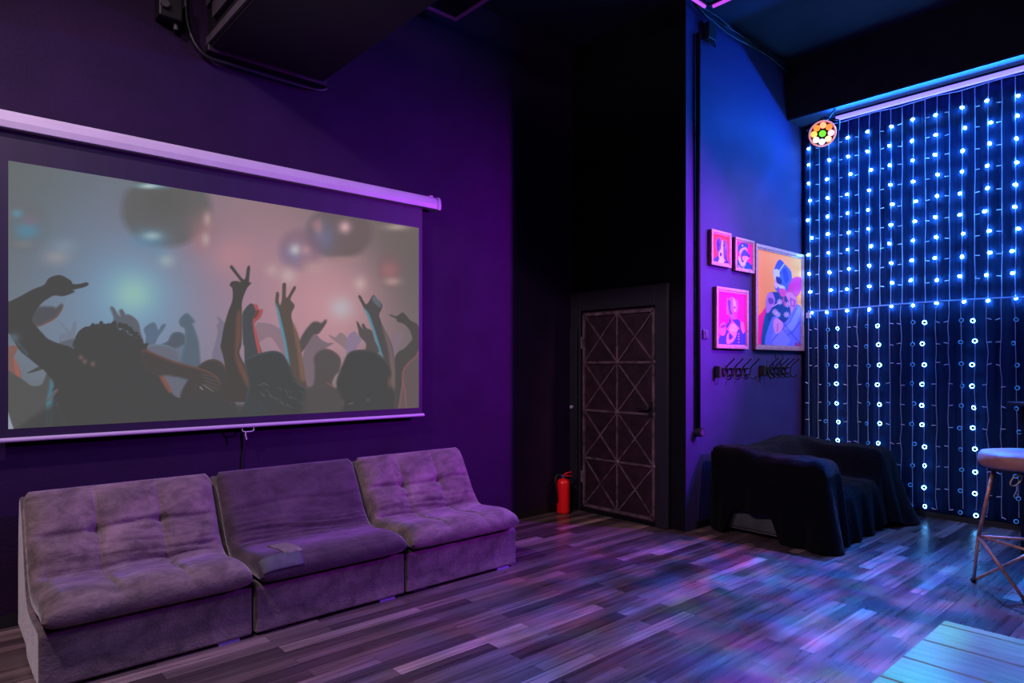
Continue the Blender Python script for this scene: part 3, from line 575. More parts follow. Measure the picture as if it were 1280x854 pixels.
t = thing('duct_damper', 'small dark actuator box on the wall at the left of the duct', 'actuator', (1.19, 4.66, 3.74))
obj('housing', box(BM(), -.08, .06, -.06, .058, -.02, .14), M['black'], t, bevel=.01); obj('cap', tube(BM(), [(-.05, -.06, .05), (-.05, -.09, .05)], .025, 12), M['ductl'], t)
obj('cable_gland', tube(BM(), [(.03, 0, -.02), (.035, 0, -.06)], .015, 10), M['ductl'], t)
# ceiling panels hung near the wall
t = thing('ceiling_panel', 'dark square hanging panel with a purple lit rim at the top edge', 'ceiling panel', (2.95, 4.1, 4.48))
pr = onY(570, 27, 4.55); hz_ = pr.z-4.48
obj('panel', box(BM(), -.5, pr.x-2.95, -.5, .45, hz_+.02, hz_+.07), M['duct'], t, bevel=.004)
bm = BM(); x_a, x_b = -.5, pr.x-2.95
box(bm, x_a, x_b, .43, .45, hz_, hz_+.02); box(bm, x_b-.02, x_b, -.5, .43, hz_, hz_+.02); box(bm, x_a, x_b, -.5, -.48, hz_, hz_+.02); box(bm, x_a, x_a+.02, -.48, .43, hz_, hz_+.02)
M['rim'] = mat('purple_rim_glow', (.08, .02, .12), .4, emis=(.08, .01, .14), estr=.18)  # purple light put in as faint emission, on panel edges and socket face
obj('rim', bm, M['rim'], t)
bm = BM()
for x_ in (-.4, .35):
    for y_ in (-.4, .35): tube(bm, [(x_, y_, hz_+.07), (x_, y_, .32)], .006, 6)
obj('hanger_wire', bm, M['black'], t)
p = at(885, 11, 5.75)
t = thing('neon_frame', 'square of magenta light tubes hung under the ceiling by the picture wall corner', 'light', (p.x-.6, p.y-.6, p.z))
for (a, b) in (((.55, .6), (-.6, .6)), ((.6, .55), (.6, -.6)), ((-.6, .55), (-.6, -.55)), ((.55, -.6), (-.55, -.6))):
    obj('light_tube', tube(BM(), [(a[0], a[1], 0), (b[0], b[1], 0)], .014, 10), M['neon'], t, smooth=True)
bm = BM()
for a in (-.6, .6):
    box(bm, a-.018, a+.018, -.6, .6, .015, .035); box(bm, -.6, .6, a-.018, a+.018, .016, .034)
    for b in (-.6, .6): tube(bm, [(a, b, .03), (a, b, ZC-p.z)], .004, 5)
obj('tube_channel', bm, M['black'], t)
# ---------------------------------------------------------------- pictures on the indigo wall
def pframe(name, label, corners, paint, nx, nz, sig=None):
    Y = YP-.045
    P = [onY(px, py, Y) for px, py in corners]; x0 = (P[0].x+P[3].x)/2; x1 = (P[1].x+P[2].x)/2; z1 = (P[0].z+P[1].z)/2; z0 = (P[2].z+P[3].z)/2
    t = thing(name, label, 'picture', ((x0+x1)/2, Y, (z0+z1)/2), 0, 'dog portraits on the indigo wall'); c = t.location
    W = .020+.015*(x1-x0); x0 -= c.x; x1 -= c.x; z0 -= c.z; z1 -= c.z
    bm = BM()
    for (a, b, e, f) in ((x0, x1, z1-W, z1), (x0, x1, z0, z0+W), (x0, x0+W, z0+W, z1-W), (x1-W, x1, z0+W, z1-W)): box(bm, a, b, 0, .018, e, f)
    obj('frame', bm, M['frame'], t, bevel=.005)
    bm = BM(); W2 = W*1.45
    for (a, b, e, f) in ((x0+W, x1-W, z1-W2, z1-W), (x0+W, x1-W, z0+W, z0+W2), (x0+W, x0+W2, z0+W2, z1-W2), (x1-W2, x1-W, z0+W2, z1-W2)): box(bm, a, b, .008, .020, e, f)
    obj('inner_trim', bm, M['frame'], t)
    obj('backing', box(BM(), x0+.002, x1-.002, .018, .041, z0+.002, z1-.002), M['framed'], t)
    picture_grid('painting', x0+W2+c.x, x1-W2+c.x, z0+W2+c.z, z1-W2+c.z, Y+.014, nx, nz, paint, M['painting'], t)
def Z(ox, oy, sc, pts): return [(ox+u/sc, oy+v/sc) for u, v in pts]
BL = (60, 70, 190); DB = (25, 50, 120); LV = (190, 170, 235)
def dog1(cv):
    z = lambda p: Z(880, 280, 14.23, p)
    cv.rgb[:] = (255, 60, 50)
    cv.poly(z([(160, 700), (175, 620), (240, 560), (250, 470), (330, 430), (400, 480), (410, 620), (420, 700)]), (50, 60, 170), .4)
    cv.poly(z([(220, 300), (280, 245), (300, 300), (390, 300), (415, 400), (400, 560), (340, 600), (260, 560), (230, 460)]), (85, 75, 190), .4)
    cv.poly(z([(320, 300), (335, 300), (340, 420), (345, 600), (360, 640), (290, 640), (265, 560), (270, 500), (305, 440)]), (215, 195, 240), .4)
    cv.poly(z([(225, 330), (260, 300), (270, 420), (240, 470)]), (60, 50, 150), .3); cv.poly(z([(370, 320), (405, 380), (395, 470), (375, 440)]), (120, 100, 210), .3)
    cv.poly(z([(285, 520), (310, 520), (315, 560), (290, 570)]), (40, 35, 110), .3)
    for u, v in ((265, 370), (355, 380)): cv.disc(880+u/14.23, 280+v/14.23, 1.2, 1.2, (40, 30, 110), 1, .3)
    cv.poly(z([(270, 640), (330, 600), (350, 690), (260, 690)]), (225, 205, 235), .4); cv.disc(905.7, 325.5, .9, 1.3, (255, 150, 110), 1, .3)
def dog2(cv):
    z = lambda p: Z(880, 280, 14.23, p)
    cv.rgb[:] = (250, 10, 130)
    cv.poly(z([(595, 780), (600, 640), (680, 600), (740, 650), (830, 720), (840, 800)]), (30, 80, 150), .4)
    cv.poly(z([(610, 480), (610, 390), (680, 340), (770, 360), (780, 430), (700, 440), (640, 510)]), (45, 75, 150), .4)
    cv.poly(z([(640, 560), (640, 470), (700, 420), (750, 420), (770, 500), (740, 520), (700, 500), (660, 560)]), (190, 160, 235), .4)
    cv.poly(z([(680, 500), (720, 460), (770, 500), (808, 560), (800, 620), (740, 640), (690, 620), (660, 560)]), (70, 70, 180), .4)
    cv.poly(z([(690, 580), (760, 575), (800, 610), (740, 650), (690, 640)]), (240, 150, 220), .4); cv.disc(936, 320, 1.4, 1.6, (20, 40, 110), 1, .3)
    cv.poly(z([(610, 600), (640, 580), (680, 690), (740, 640), (760, 660), (690, 760), (640, 700)]), (195, 185, 240), .4)
    cv.disc(928.2, 307, 1, 1, (220, 200, 240), 1, .3); cv.line(z([(700, 780), (740, 720)]), 1, (180, 190, 240)); cv.line(z([(610, 740), (650, 780)]), 1, (180, 190, 240))
def dog3(cv):
    z = lambda p: Z(885, 350, 8.98, p)
    cv.rgb[:] = (255, 5, 125)
    cv.poly(z([(125, 730), (140, 620), (180, 540), (240, 470), (330, 440), (390, 520), (425, 620), (430, 730)]), (62, 62, 175), .4)
    for q in ([(130, 600), (140, 500), (190, 480), (200, 560), (180, 620)], [(370, 470), (400, 490), (412, 570), (395, 600), (370, 540)]): cv.poly(z(q), (235, 110, 190), .4)
    cv.poly(z([(145, 520), (185, 500), (195, 525), (150, 540)]), (120, 50, 140), .3)
    cv.poly(z([(210, 380), (215, 210), (235, 220), (262, 190), (300, 215), (335, 240), (335, 340), (320, 370), (320, 440), (250, 430), (235, 380)]), (150, 105, 205), .4)
    cv.poly(z([(225, 240), (250, 240), (250, 330), (270, 380), (245, 370)]), (80, 55, 150), .3); cv.poly(z([(285, 210), (300, 220), (315, 300), (310, 350), (290, 330)]), (225, 190, 240), .3)
    cv.disc(885+300/8.98, 350+310/8.98, 1.2, 1.5, (70, 40, 130), 1, .3); cv.poly(z([(290, 370), (320, 370), (325, 440), (300, 430)]), (250, 70, 160), .3)
    cv.poly(z([(240, 410), (260, 470), (300, 450), (335, 440), (320, 480), (240, 520)]), (60, 60, 165), .3)
    cv.line(z([(275, 465), (345, 545), (275, 620), (222, 550), (275, 465)]), 1.5, (240, 110, 200)); cv.poly(z([(275, 490), (330, 540), (300, 620), (240, 560)]), (205, 170, 240), .4)
    cv.poly(z([(210, 700), (225, 600), (320, 590), (290, 680), (240, 715)]), (215, 140, 220), .4); cv.poly(z([(240, 600), (280, 640), (240, 670)]), (70, 60, 170), .3)
    for v in (605, 635, 665, 700): cv.disc(885+345/8.98, 350+v/8.98, .8, .8, (250, 160, 215), 1, .3)
def dog4(cv):
    z = lambda p: Z(940, 300, 5.886, p)
    cv.rgb[:] = (255, 150, 78)
    cv.blob(1000, 325, 30, 30, (255, 178, 100), .7)
    cv.poly(z([(260, 380), (270, 310), (320, 275), (370, 285), (370, 350), (320, 420)]), (215, 50, 140), .5)
    cv.poly(z([(30, 600), (70, 540), (120, 490), (110, 640), (80, 800), (30, 800)]), (255, 5, 130), .6)
    cv.poly(z([(70, 790), (105, 520), (160, 500), (160, 800)]), (20, 85, 140), .5)
    cv.poly(z([(105, 530), (115, 410), (160, 385), (300, 400), (330, 470), (320, 620), (150, 620)]), (28, 55, 120), .5)
    cv.poly(z([(105, 520), (112, 405), (150, 390), (170, 450), (150, 490), (120, 535)]), (190, 110, 190), .5); cv.poly(z([(120, 430), (150, 430), (160, 460), (130, 470)]), (110, 60, 150), .4)
    cv.poly(z([(170, 210), (200, 148), (240, 180), (285, 230), (290, 290), (270, 330), (255, 390), (200, 390), (165, 340), (175, 290), (155, 240)]), (72, 92, 190), .5)
    cv.poly(z([(170, 200), (200, 148), (235, 175), (210, 230), (175, 225)]), (60, 80, 200), .4); cv.line(z([(235, 180), (200, 230), (180, 250)]), 1.2, (220, 215, 245))
    cv.poly(z([(160, 225), (185, 215), (205, 240), (195, 285), (175, 300), (160, 260)]), (205, 195, 240), .4); cv.poly(z([(165, 330), (180, 300), (200, 320), (180, 355)]), (235, 170, 225), .4)
    cv.poly(z([(180, 270), (215, 290), (215, 320), (185, 315)]), (35, 40, 110), .3); cv.poly(z([(195, 330), (240, 345), (235, 370), (200, 350)]), (210, 205, 245), .4)
    cv.poly(z([(225, 230), (250, 215), (270, 280), (250, 320)]), (50, 60, 160), .4); cv.disc(975.5, 341.5, 1, 1, (25, 25, 90), 1, .3)
    cv.poly(z([(200, 360), (255, 370), (250, 410), (215, 415)]), (225, 70, 150), .4)
    cv.poly(z([(250, 400), (290, 390), (330, 440), (320, 500), (290, 560), (280, 480)]), (225, 120, 170), .5); cv.line(z([(285, 430), (315, 450), (310, 490), (285, 480), (285, 430)]), 1.0, (120, 50, 140))
    for (u, v) in ((205, 455), (262, 475), (255, 550), (170, 530), (190, 550)):
        for k in range(4):
            a = k*PI/4; r = 20; cv.line(z([(u-r*math.cos(a), v-r*math.sin(a)), (u+r*math.cos(a), v+r*math.sin(a))]), 1.0, (235, 200, 225))
        cv.disc(940+u/5.886, 300+v/5.886, 1.2, 1.2, (250, 80, 150), 1, .3)
    cv.line(z([(150, 490), (205, 460)]), 1.2, (245, 180, 200)); cv.line(z([(232, 430), (240, 480)]), 2, (240, 60, 130))
    cv.poly(z([(110, 790), (130, 620), (170, 560), (240, 610), (330, 480), (365, 540), (368, 790)]), (112, 112, 215), .6)
    cv.poly(z([(300, 560), (335, 490), (355, 540), (300, 660), (240, 640)]), (150, 150, 235), .6, .8); cv.poly(z([(150, 700), (210, 660), (280, 740), (230, 785), (160, 770)]), (135, 130, 225), .5)
    for q in ([(240, 620), (300, 700), (350, 760)], [(330, 500), (280, 600), (200, 680), (150, 740)], [(355, 600), (300, 680), (260, 700)]): cv.line(z(q), 1.1, (62, 62, 160), .8)
    cv.poly(z([(160, 600), (180, 575), (225, 610), (220, 660), (180, 690), (160, 650)]), (225, 140, 190), .5); cv.line(z([(190, 620), (185, 670)]), .7, (130, 70, 150))
    cv.line(z([(325, 755), (318, 780), (335, 765), (342, 785)]), .9, (190, 30, 60)); cv.line(z([(345, 755), (350, 780), (358, 770)]), .9, (190, 30, 60))
pframe('framed_painting', 'small framed portrait of a dog facing forward on red, topmost left on the indigo wall', [(890.6, 286.3), (914.8, 291.6), (914.8, 334.3), (889.6, 331.7)], dog1, 60, 90)
pframe('framed_painting', 'small framed portrait of a dog in profile on magenta, touching the largest painting', [(920.3, 296.7), (943.6, 300.7), (943.6, 341.5), (919.6, 339)], dog2, 60, 90)
pframe('framed_painting', 'medium framed dog in a blue uniform on plain hot pink, below the two small paintings', [(896.5, 358.4), (936.2, 362.8), (936.2, 436), (896.2, 436.3)], dog3, 90, 130)
pframe('framed_painting', 'largest framed painting, dog in hat and blue cape on orange, next to the light curtain', [(946, 303.8), (1005.6, 318.7), (1005.6, 438.5), (945, 437.6)], dog4, 140, 230)
# ---------------------------------------------------------------- wall fittings
cx_ = onY(871.5, 300, YP-.02).x
t = thing('conduit', 'black vertical conduit pipe on the indigo wall ending in a round socket', 'conduit', (cx_, YP-.004, .9))
ztop = 4.50; zb_ = onY(873, 540, YP-.02).z
obj('pipe', tube(BM(), [(0, -.025, zb_-.9), (0, -.025, ztop-.9)], .022, 12), M['conduit'], t, smooth=True)
obj('socket', tube(BM(), [(.0, 0, zb_-.9), (.0, -.07, zb_-.9)], .042, 16), M['black'], t)
obj('socket_face', tube(BM(), [(.0, -.07, zb_-.9), (.0, -.074, zb_-.9)], .026, 16), M['rim'], t)
for z_ in (1.6, 2.6, 3.6): obj('clip', box(BM(), -.035, .035, -.006, 0, z_-.9-.01, z_-.9+.01), M['black'], t)
s_ = onY(881, 418, YP)
t = thing('light_switch', 'small square light switch on the indigo wall beside the conduit', 'light switch', (s_.x, YP, s_.z))
M['switch'] = mat('grey_switch_plastic', (.03, .04, .09), .5, var=.1)
obj('plate', box(BM(), -.042, .042, -.015, -.004, -.042, .042), M['switch'], t, bevel=.004); obj('rocker', box(BM(), -.022, .022, -.021, -.015, -.03, .03), M['switch'], t, bevel=.003)
# coat racks
def coat_rack(label, xa, xb, z, n, extra):
    t = thing('coat_rack', label, 'coat rack', ((xa+xb)/2, YP-.004, z), 0, 'black wrought coat racks under the paintings'); h = (xb-xa)/2
    bm = BM(); box(bm, -h, h, -.012, 0, .025, .040); box(bm, -h, h, -.012, 0, -.040, -.025)
    for k in range(7): x = -h+.06+k*(2*h-.12)/6; box(bm, x-.006, x+.006, -.011, -.001, -.026, .026)
    obj('rail', bm, M['black'], t, bevel=.002)
    obj('end_plate', box(BM(), -h-.012, -h+.03, -.06, 0, -.055, .055), M['black'], t, bevel=.006)
    for k in range(n):
        x = -h+.09+k*(2*h-.14)/(n-1)
        pts = smoothpts([(x, -.15, .125), (x, -.11, .085), (x, -.075, .055), (x, -.06, .02), (x, -.055, -.03), (x, -.07, -.062), (x, -.10, -.070), (x, -.125, -.045)], 5)
        bm = tube(BM(), pts, .0065, 7); tube(bm, [(x, -.01, .03), (x, -.062, .03)], .006, 6); tube(bm, [(x, -.01, -.03), (x, -.057, -.03)], .006, 6)
        bmesh.ops.create_uvsphere(bm, u_segments=8, v_segments=6, radius=.009, matrix=Matrix.Translation((x, -.15, .125)))
        obj('hook', bm, M['black'], t, smooth=True)
    if extra:
        for x in (-.05, .12):
            obj('scroll', tube(BM(), smoothpts([(x, -.02, .03), (x-.03, -.03, .08), (x+.02, -.035, .12), (x-.01, -.04, .165)]), .006, 7), M['black'], t, smooth=True)
        obj('scroll', tube(BM(), smoothpts([(-.2, -.03, .11), (-.23, -.04, .04), (-.22, -.05, -.04), (-.18, -.055, -.09)]), .006, 7), M['black'], t, smooth=True)
    return t
r1 = onY(893, 465, YP); r1b = onY(934, 465, YP); r2 = onY(949, 464, YP); r2b = onY(984, 463, YP)
coat_rack('black wrought metal coat rack under the medium pink painting', r1.x, r1b.x, r1.z, 4, False)
coat_rack('black wrought metal coat rack with taller scrolls under the largest painting', r2.x, r2b.x, r2.z+.005, 5, True)
# cables along the top of the picture wall
t = thing('cable_bundle', 'bundle of black cables running along the top of the indigo wall', 'cable', (6.02, YP-.04, 4.785))
for k in range(5):
    pts = [];
    for i in range(14):
        x = 5.12+i*1.9/13; pts.append((x-6.0, .02-.012*k+.006*math.sin(i*1.3+k), -.02-.028*k+.018*math.sin(i*.9+k*1.7)+(.05 if i == 0 else 0)))
    obj('cable', tube(BM(), smoothpts(pts, 4), .008, 6), M['conduit'] if k % 2 else M['black'], t, smooth=True)
pj = onY(884, 38, YP-.03)
t = thing('junction_box', 'small black junction box with dangling leads at the top of the conduit', 'junction box', (pj.x, YP-.004, pj.z))
obj('box', box(BM(), -.04, .09, -.07, 0, -.09, .06), M['black'], t, bevel=.008)
for k in range(3): obj('lead', tube(BM(), smoothpts([(-.1+.05*k, -.03, .04), (-.11+.05*k, -.05, .02), (-.06+.05*k, -.06, -.08), (.0+.05*k, -.05, -.13), (.09, -.03, -.10)]), .006, 6), M['conduit'], t, smooth=True)
# ---------------------------------------------------------------- backdrop and light curtains on the far wall
XB = 7.352
t_c = thing('backdrop_curtain', 'tall dark navy backdrop cloth behind the hanging blue lights', 'curtain', (XB, .6, 0))
rows = []
for z_ in np.linspace(.06, 4.12, 12):
    rows.append([Vector((.008*math.sin((-3.5+j*6.83/340)*38)+.006*math.sin((-3.5+j*6.83/340)*91), -3.5+j*6.83/340-.6, z_)) for j in range(341)])
bm = BM(); grid(bm, rows); o = obj('cloth', bm, M['curtain'], t_c, smooth=True)
sd = o.modifiers.new('thickness', 'SOLIDIFY'); sd.thickness = .004; sd.offset = -1
obj('curtain_rod', tube(BM(), [(0.01, -4.1, 4.135), (0.01, 2.74, 4.135)], .014, 8), M['black'], t_c)
# LED strip tube under the soffit
ra = onX(1045, 151, 7.27); zst = 4.125
t = thing('strip_light', 'long blue glowing strip light along the top of the backdrop', 'light', (7.27, 1.0, zst))
obj('light_tube', box(BM(), -.022, .022, -4.4, ra.y-1.0, -.022, .020), M['strip'], t, bevel=.008)
obj('channel', box(BM(), -.028, .028, -4.4, ra.y-1.0, .020, .034), M['black'], t)
# bulb meshes
def lowsphere(r, sx=1, sy=1, sz=1):
    bm = BM(); bmesh.ops.create_icosphere(bm, subdivisions=1, radius=r)
    for v in bm.verts: v.co = Vector((v.co.x*sx, v.co.y*sy, v.co.z*sz))
    return bm
def proto_mesh(name, bm, m, smooth=True):
    me = D.meshes.new(name); bm.normal_update(); bm.to_mesh(me); bm.free(); me.materials.append(m)
    for p in me.polygons: p.use_smooth = smooth
    return me
me_bulb = proto_mesh('bulb', lowsphere(.0170, .8, 1.15, .85), M['led'])
me_nub = proto_mesh('unlit_bulb', tube(BM(), [(0, -.018, 0), (0, .018, .002)], .0042, 6), M['nub'])
def ring(m, r=.0170, rr=.0036):
    bm = tube(BM(), [(0, r*math.cos(2*PI*k/14), r*math.sin(2*PI*k/14)) for k in range(14)], rr, 5, closed=True)
    k0 = len(bm.faces); tube(bm, [(.006, 0, 0), (-.004, 0, 0)], r*.86, 12)
    for i_, f_ in enumerate(bm.faces): f_.material_index = 1 if i_ >= k0 else 0
    me = proto_mesh('ring_bulb', bm, m); me.materials.append(M['dark']); return me
me_ring = ring(M['ledring']); me_dim = ring(M['ledring_dim'], .0165, .0034)
def child(name, me, parent, loc, rot=(0, 0, 0)):
    o = D.objects.new(name, me); C.objects.link(o); o.parent = parent; o.location = loc; o.rotation_euler = rot; return o
XS = 7.325
NY = 19; ys = [3.243-.1023*i for i in range(NY)]
rnd = random.Random(11)
def cordz(y): return 2.095+.012*math.cos((y-1.9)*2.2)
T1 = thing('light_curtain', 'upper curtain of hanging wires with bright starry blue bulbs below the strip light', 'string lights', (XS, 2.3, 4.10))
T2 = thing('light_curtain', 'lower curtain of hanging wires with ring-shaped blue bulbs reaching almost to the floor', 'string lights', (XS-.040, 2.3, 2.10))
obj('cord', tube(BM(), [(0, 3.28-2.3-.18*k, .0+(.008*math.sin(k*2.1))) for k in range(14)], .006, 6), M['wire'], T1)
obj('cord', tube(BM(), [(0, 3.245-2.3-.11*k, cordz(3.245-.11*k)-2.10) for k in range(20)], .0075, 6), M['wire'], T2)
obj('plug', box(BM(), -.012, .012, 3.243-2.3-.022, 3.243-2.3+.022, -.09, -.03), M['nub'], T2, bevel=.003)
for i, y in enumerate(ys):
    lit = i % 2 == 0
    pts = [(.002*rnd.uniform(-1, 1), y-2.3+.004*rnd.uniform(-1, 1), -2.0*k/10) for k in range(11)]
    st = obj('strand', tube(BM(), pts, .0034, 5, caps=False), M['wire'], T1)
    for k in range(10):
        z_ = cordz(y)+.02+.2*k+rnd.uniform(-.012, .012)-4.10
        if k == 0: z_ -= .035
        if lit: child('bulb', me_bulb, st, (-.006, y-2.3+rnd.uniform(-.026, .026), z_), (rnd.uniform(0, 3), rnd.uniform(0, 3), rnd.uniform(-1, 1)))
        elif k: child('unlit_bulb', me_nub, st, (-.006, y-2.3+(.02 if i % 4 == 1 else -.02), z_-.02), (rnd.uniform(-.2, .2), 0, 0))
for i, y in enumerate(ys):
    zt = cordz(y)-2.10; ze = -2.0+rnd.uniform(-.02, .05)
    wob = .016 if i in (5, 9, 12, 13, 15, 16, 17) else .004; sl = -.01*(rnd.random()) if i < 14 else -.035*rnd.random()
    pts = [(.003*rnd.uniform(-1, 1), y-2.3+sl*k/16+wob*rnd.uniform(-.5, .5), zt+(ze-zt)*k/16) for k in range(17)]
    st = obj('strand', tube(BM(), smoothpts(pts, 2), .0032, 5, caps=False), M['wire'], T2)
    for k in range(10):
        z_ = -.2-.2*k+rnd.uniform(-.012, .012)+(zt-.0); yy = y-2.3+sl*k/10
        if i % 4 == 3:
            r_ = child('ring_bulb', me_ring, st, (-.002, yy+rnd.uniform(-.01, .02), z_), (0, rnd.uniform(-.3, .3), rnd.uniform(-.5, .5)))
        elif i % 4 == 2:
            child('dim_ring_bulb', me_dim, st, (-.002, yy+rnd.uniform(-.02, .02), z_), (0, rnd.uniform(-.3, .3), rnd.uniform(-.5, .5)))
        else: child('unlit_bulb', me_nub, st, (-.005, yy+.018*(1 if (i+k//3) % 2 else -1), z_), (rnd.uniform(-.4, .4), 0, 0))
# ---------------------------------------------------------------- multi-colour LED stage light
def stage_light(name, label, loc, target, cols, lens_str, R=.135):
    t = thing(name, label, 'stage light', loc)
    q = (Vector(target)-Vector(loc)).to_track_quat('Z', 'Y'); t.rotation_euler = q.to_euler()
    obj('housing', lathe(BM(), [(R*.6, -.14), (R*.9, -.11), (R, -.05), (R, .012), (R*.955, .016), (R*.95, .0), (.001, .0)], 32), M['black'], t, smooth=False)
    for k, c in enumerate(cols):
        m = mat('lens_glow', tuple(v*.5 for v in c), .2, emis=c, estr=lens_str)
        if k == len(cols)-1: px, py = 0, 0
        else: a = 2*PI*k/(len(cols)-1); px, py = R*.66*math.cos(a), R*.66*math.sin(a)
        obj('lens', lathe(BM(), [(.030, 0.001), (.030, .008), (.023, .018), (.010, .022)], 16, (px, py, 0)), m, t, smooth=True)
    obj('bezel_ring', tube(BM(), [(R*1.0*math.cos(2*PI*k/32), R*1.0*math.sin(2*PI*k/32), .008) for k in range(32)], .009, 6, closed=True), BEZ, t, smooth=True)
    return t
BEZ = mat('bezel_ring_glow', (.5, .3, .2), .3, emis=(.75, .28, .35), estr=.9)
SL = at(1028, 167, 6.62)
cols = [(1, .30, .45), (1, .12, .02), (1, .22, .10), (1, .14, .02), (1, .30, .06), (1, .45, .40), (.35, .40, 1), (1, .42, .22), (.08, 1, .02)]
aim = (1.8, -.2, 1.2)
t = stage_light('stage_light', 'round multi-colour stage light glowing in the corner above the largest painting', SL, aim, cols, 2.9, R=.120)
# bracket to the soffit: fixed directly above, built as its own arm of the lamp
inv = t.rotation_euler.to_matrix().inverted()
top = Vector((7.05, SL.y+.02, 4.17))-SL
bm = BM(); tube(bm, [inv @ Vector((0, 0, .13)), inv @ Vector((.12, .01, .16)), inv @ (top+Vector((.05, 0, 0)))], .009, 8)
tube(bm, [inv @ Vector((.02, .15, 0)), inv @ Vector((.03, .15, .1)), inv @ Vector((.03, .0, .17)), inv @ Vector((.03, -.15, .1)), inv @ Vector((.02, -.15, 0))], .009, 8)
obj('bracket', bm, M['black'], t)
src = SL+(Vector(aim)-SL).normalized()*.13
def dapple(l, seed, sc, lo, hi):
    l.use_nodes = True; nt = l.node_tree; N = nt.nodes; e_ = [n for n in N if n.type == 'EMISSION'][0]
    tc = N.new('ShaderNodeTexCoord'); mp = N.new('ShaderNodeMapping'); mp.inputs['Location'].default_value = (seed*3.1, seed*1.7, seed); nt.links.new(tc.outputs['Normal'], mp.inputs[0])
    n = N.new('ShaderNodeTexNoise'); n.inputs['Scale'].default_value = sc; n.inputs['Detail'].default_value = 2; n.inputs['Distortion'].default_value = .6; nt.links.new(mp.outputs[0], n.inputs['Vector'])
    m_ = N.new('ShaderNodeMapRange'); m_.inputs[1].default_value = lo; m_.inputs[2].default_value = hi; m_.inputs[3].default_value = 0; m_.inputs[4].default_value = 1; nt.links.new(n.outputs[0], m_.inputs[0])
    nt.links.new(m_.outputs[0], e_.inputs['Strength'])
# (target x, y, z, energy, colour, cone, seed, scale, low, high): a soft base wash plus patchy beams through the lenses
for (tx, ty, tz_, e, c, a, sd_, sc_, lo, hi) in (
        (4.9, .9, 0, 1700, (.01, .14, 1), 46, 0, 0, 0, 0), (3.6, 1.7, 0, 3000, (.02, .12, 1), 52, 1, 15, .40, .74), (3.8, 1.9, 0, 850, (1, .12, .30), 54, 2, 17, .44, .74),
        (4.4, 1.2, 0, 1500, (.0, .40, .9), 46, 3, 13, .44, .74), (3.3, 1.4, 0, 550, (.05, .9, .35), 50, 4, 19, .54, .70), (3.4, 2.2, 0, 1500, (.45, .06, 1), 48, 5, 14, .42, .74),
        (1.86, .50, .75, 850, (.01, 1, .40), 8, 6, 45, .36, .62), (2.0, .2, .75, 260, (.01, .25, 1), 22, 0, 0, 0, 0), (2.22, .58, .75, 330, (.0, 1, .25), 1.6, 0, 0, 0, 0)):
    l_ = light('stage_beam_light', 'SPOT', src, e, c, (tx, ty, tz_), spot_size=math.radians(a), spot_blend=.8, shadow_soft_size=.03)
    if sd_: dapple(l_.data, sd_, sc_, lo, hi)
# violet par can at the far right whose lamp lights the left wall
PV = Vector(PUR); dirv = (Vector((3.0, 4.7, 1.55))-PV).normalized()
stage_light('par_light', 'black round par lamp with violet lenses beyond the right edge', PV-dirv*.09, (3.0, 4.7, 1.55), [(.5, .1, 1)]*9, 6, R=.11)
# ---------------------------------------------------------------- sofa under the black blanket
AX0, AX1, AY0, AY1 = 5.36, 6.90, 2.26, 3.27
t = thing('loveseat', 'dark grey boxy loveseat hidden under a black blanket in the corner', 'sofa', (6.13, 2.77, 0))
ox, oy = 6.13, 2.77
def lb(x0, x1, y0, y1, z0, z1): return box(BM(), x0-ox, x1-ox, y0-oy, y1-oy, z0, z1)
obj('base', lb(AX0+.03, AX1-.05, AY0+.08, AY1-.04, .04, .30), M['greyfab'], t, bevel=.03, seg=3)
obj('armrest', lb(AX0+.04, AX0+.26, AY0+.06, AY1-.05, .30, .67), M['greyfab'], t, bevel=.05, seg=3)
obj('armrest', lb(AX1-.29, AX1-.06, AY0+.08, AY1-.05, .30, .67), M['greyfab'], t, bevel=.05, seg=3)
obj('backrest', lb(AX0+.28, AX1-.31, AY1-.27, AY1-.05, .30, .70), M['greyfab'], t, bevel=.05, seg=3)
obj('seat_cushion', lb(AX0+.28, AX1-.31, AY0+.09, AY1-.29, .30, .385), M['greyfab'], t, bevel=.03, seg=3)
bm = tube(BM(), [(AX0+.025-ox, AY0+.1-oy, .045), (AX0+.025-ox, AY1-.1-oy, .045)], .006, 6); obj('bottom_piping', bm, M['ductl'], t)
for x_ in (AX0+.1, AX1-.12):
    for y_ in (AY0+.15, AY1-.12): obj('leg', box(BM(), x_-ox-.025, x_-ox+.025, y_-oy-.025, y_-oy+.025, 0, .05), M['black'], t)
from mathutils import noise
def sst(a, b, x): q = min(1, max(0, (x-a)/(b-a))); return q*q*(3-2*q)
def Htop(x, y):
    arm = max(1-sst(AX0+.27, AX0+.40, x), sst(AX1-.44, AX1-.27, x)); bk = sst(AY1-.50, AY1-.25, y)
    h = .445; h = h+(.715-h)*arm; h = h+((.745+.02*math.sin(x*5)) - h)*bk
    arm_front = sst(AY0-.02, AY0+.10, y); h -= .03*arm*(1-arm_front)
    return h+.014*noise.noise(Vector((x*5, y*5, 2)))+.006*noise.noise(Vector((x*15, y*15, 7)))
NXg, NYg = 100, 74
rows = []
for j in range(NYg+1):
    row = []
    for i in range(NXg+1):
        x = AX0+(AX1-AX0)*i/NXg; y = AY0+(AY1-AY0)*j/NYg; d = min(x-AX0, AX1-x, y-AY0, AY1-y); rr_ = .055
        z_ = Htop(x, y)-(rr_-math.sqrt(max(0, rr_**2-(rr_-d)**2)) if d < rr_ else 0); row.append(Vector((x, y, z_)))
    rows.append(row)
bm = BM(); V = grid(bm, rows)
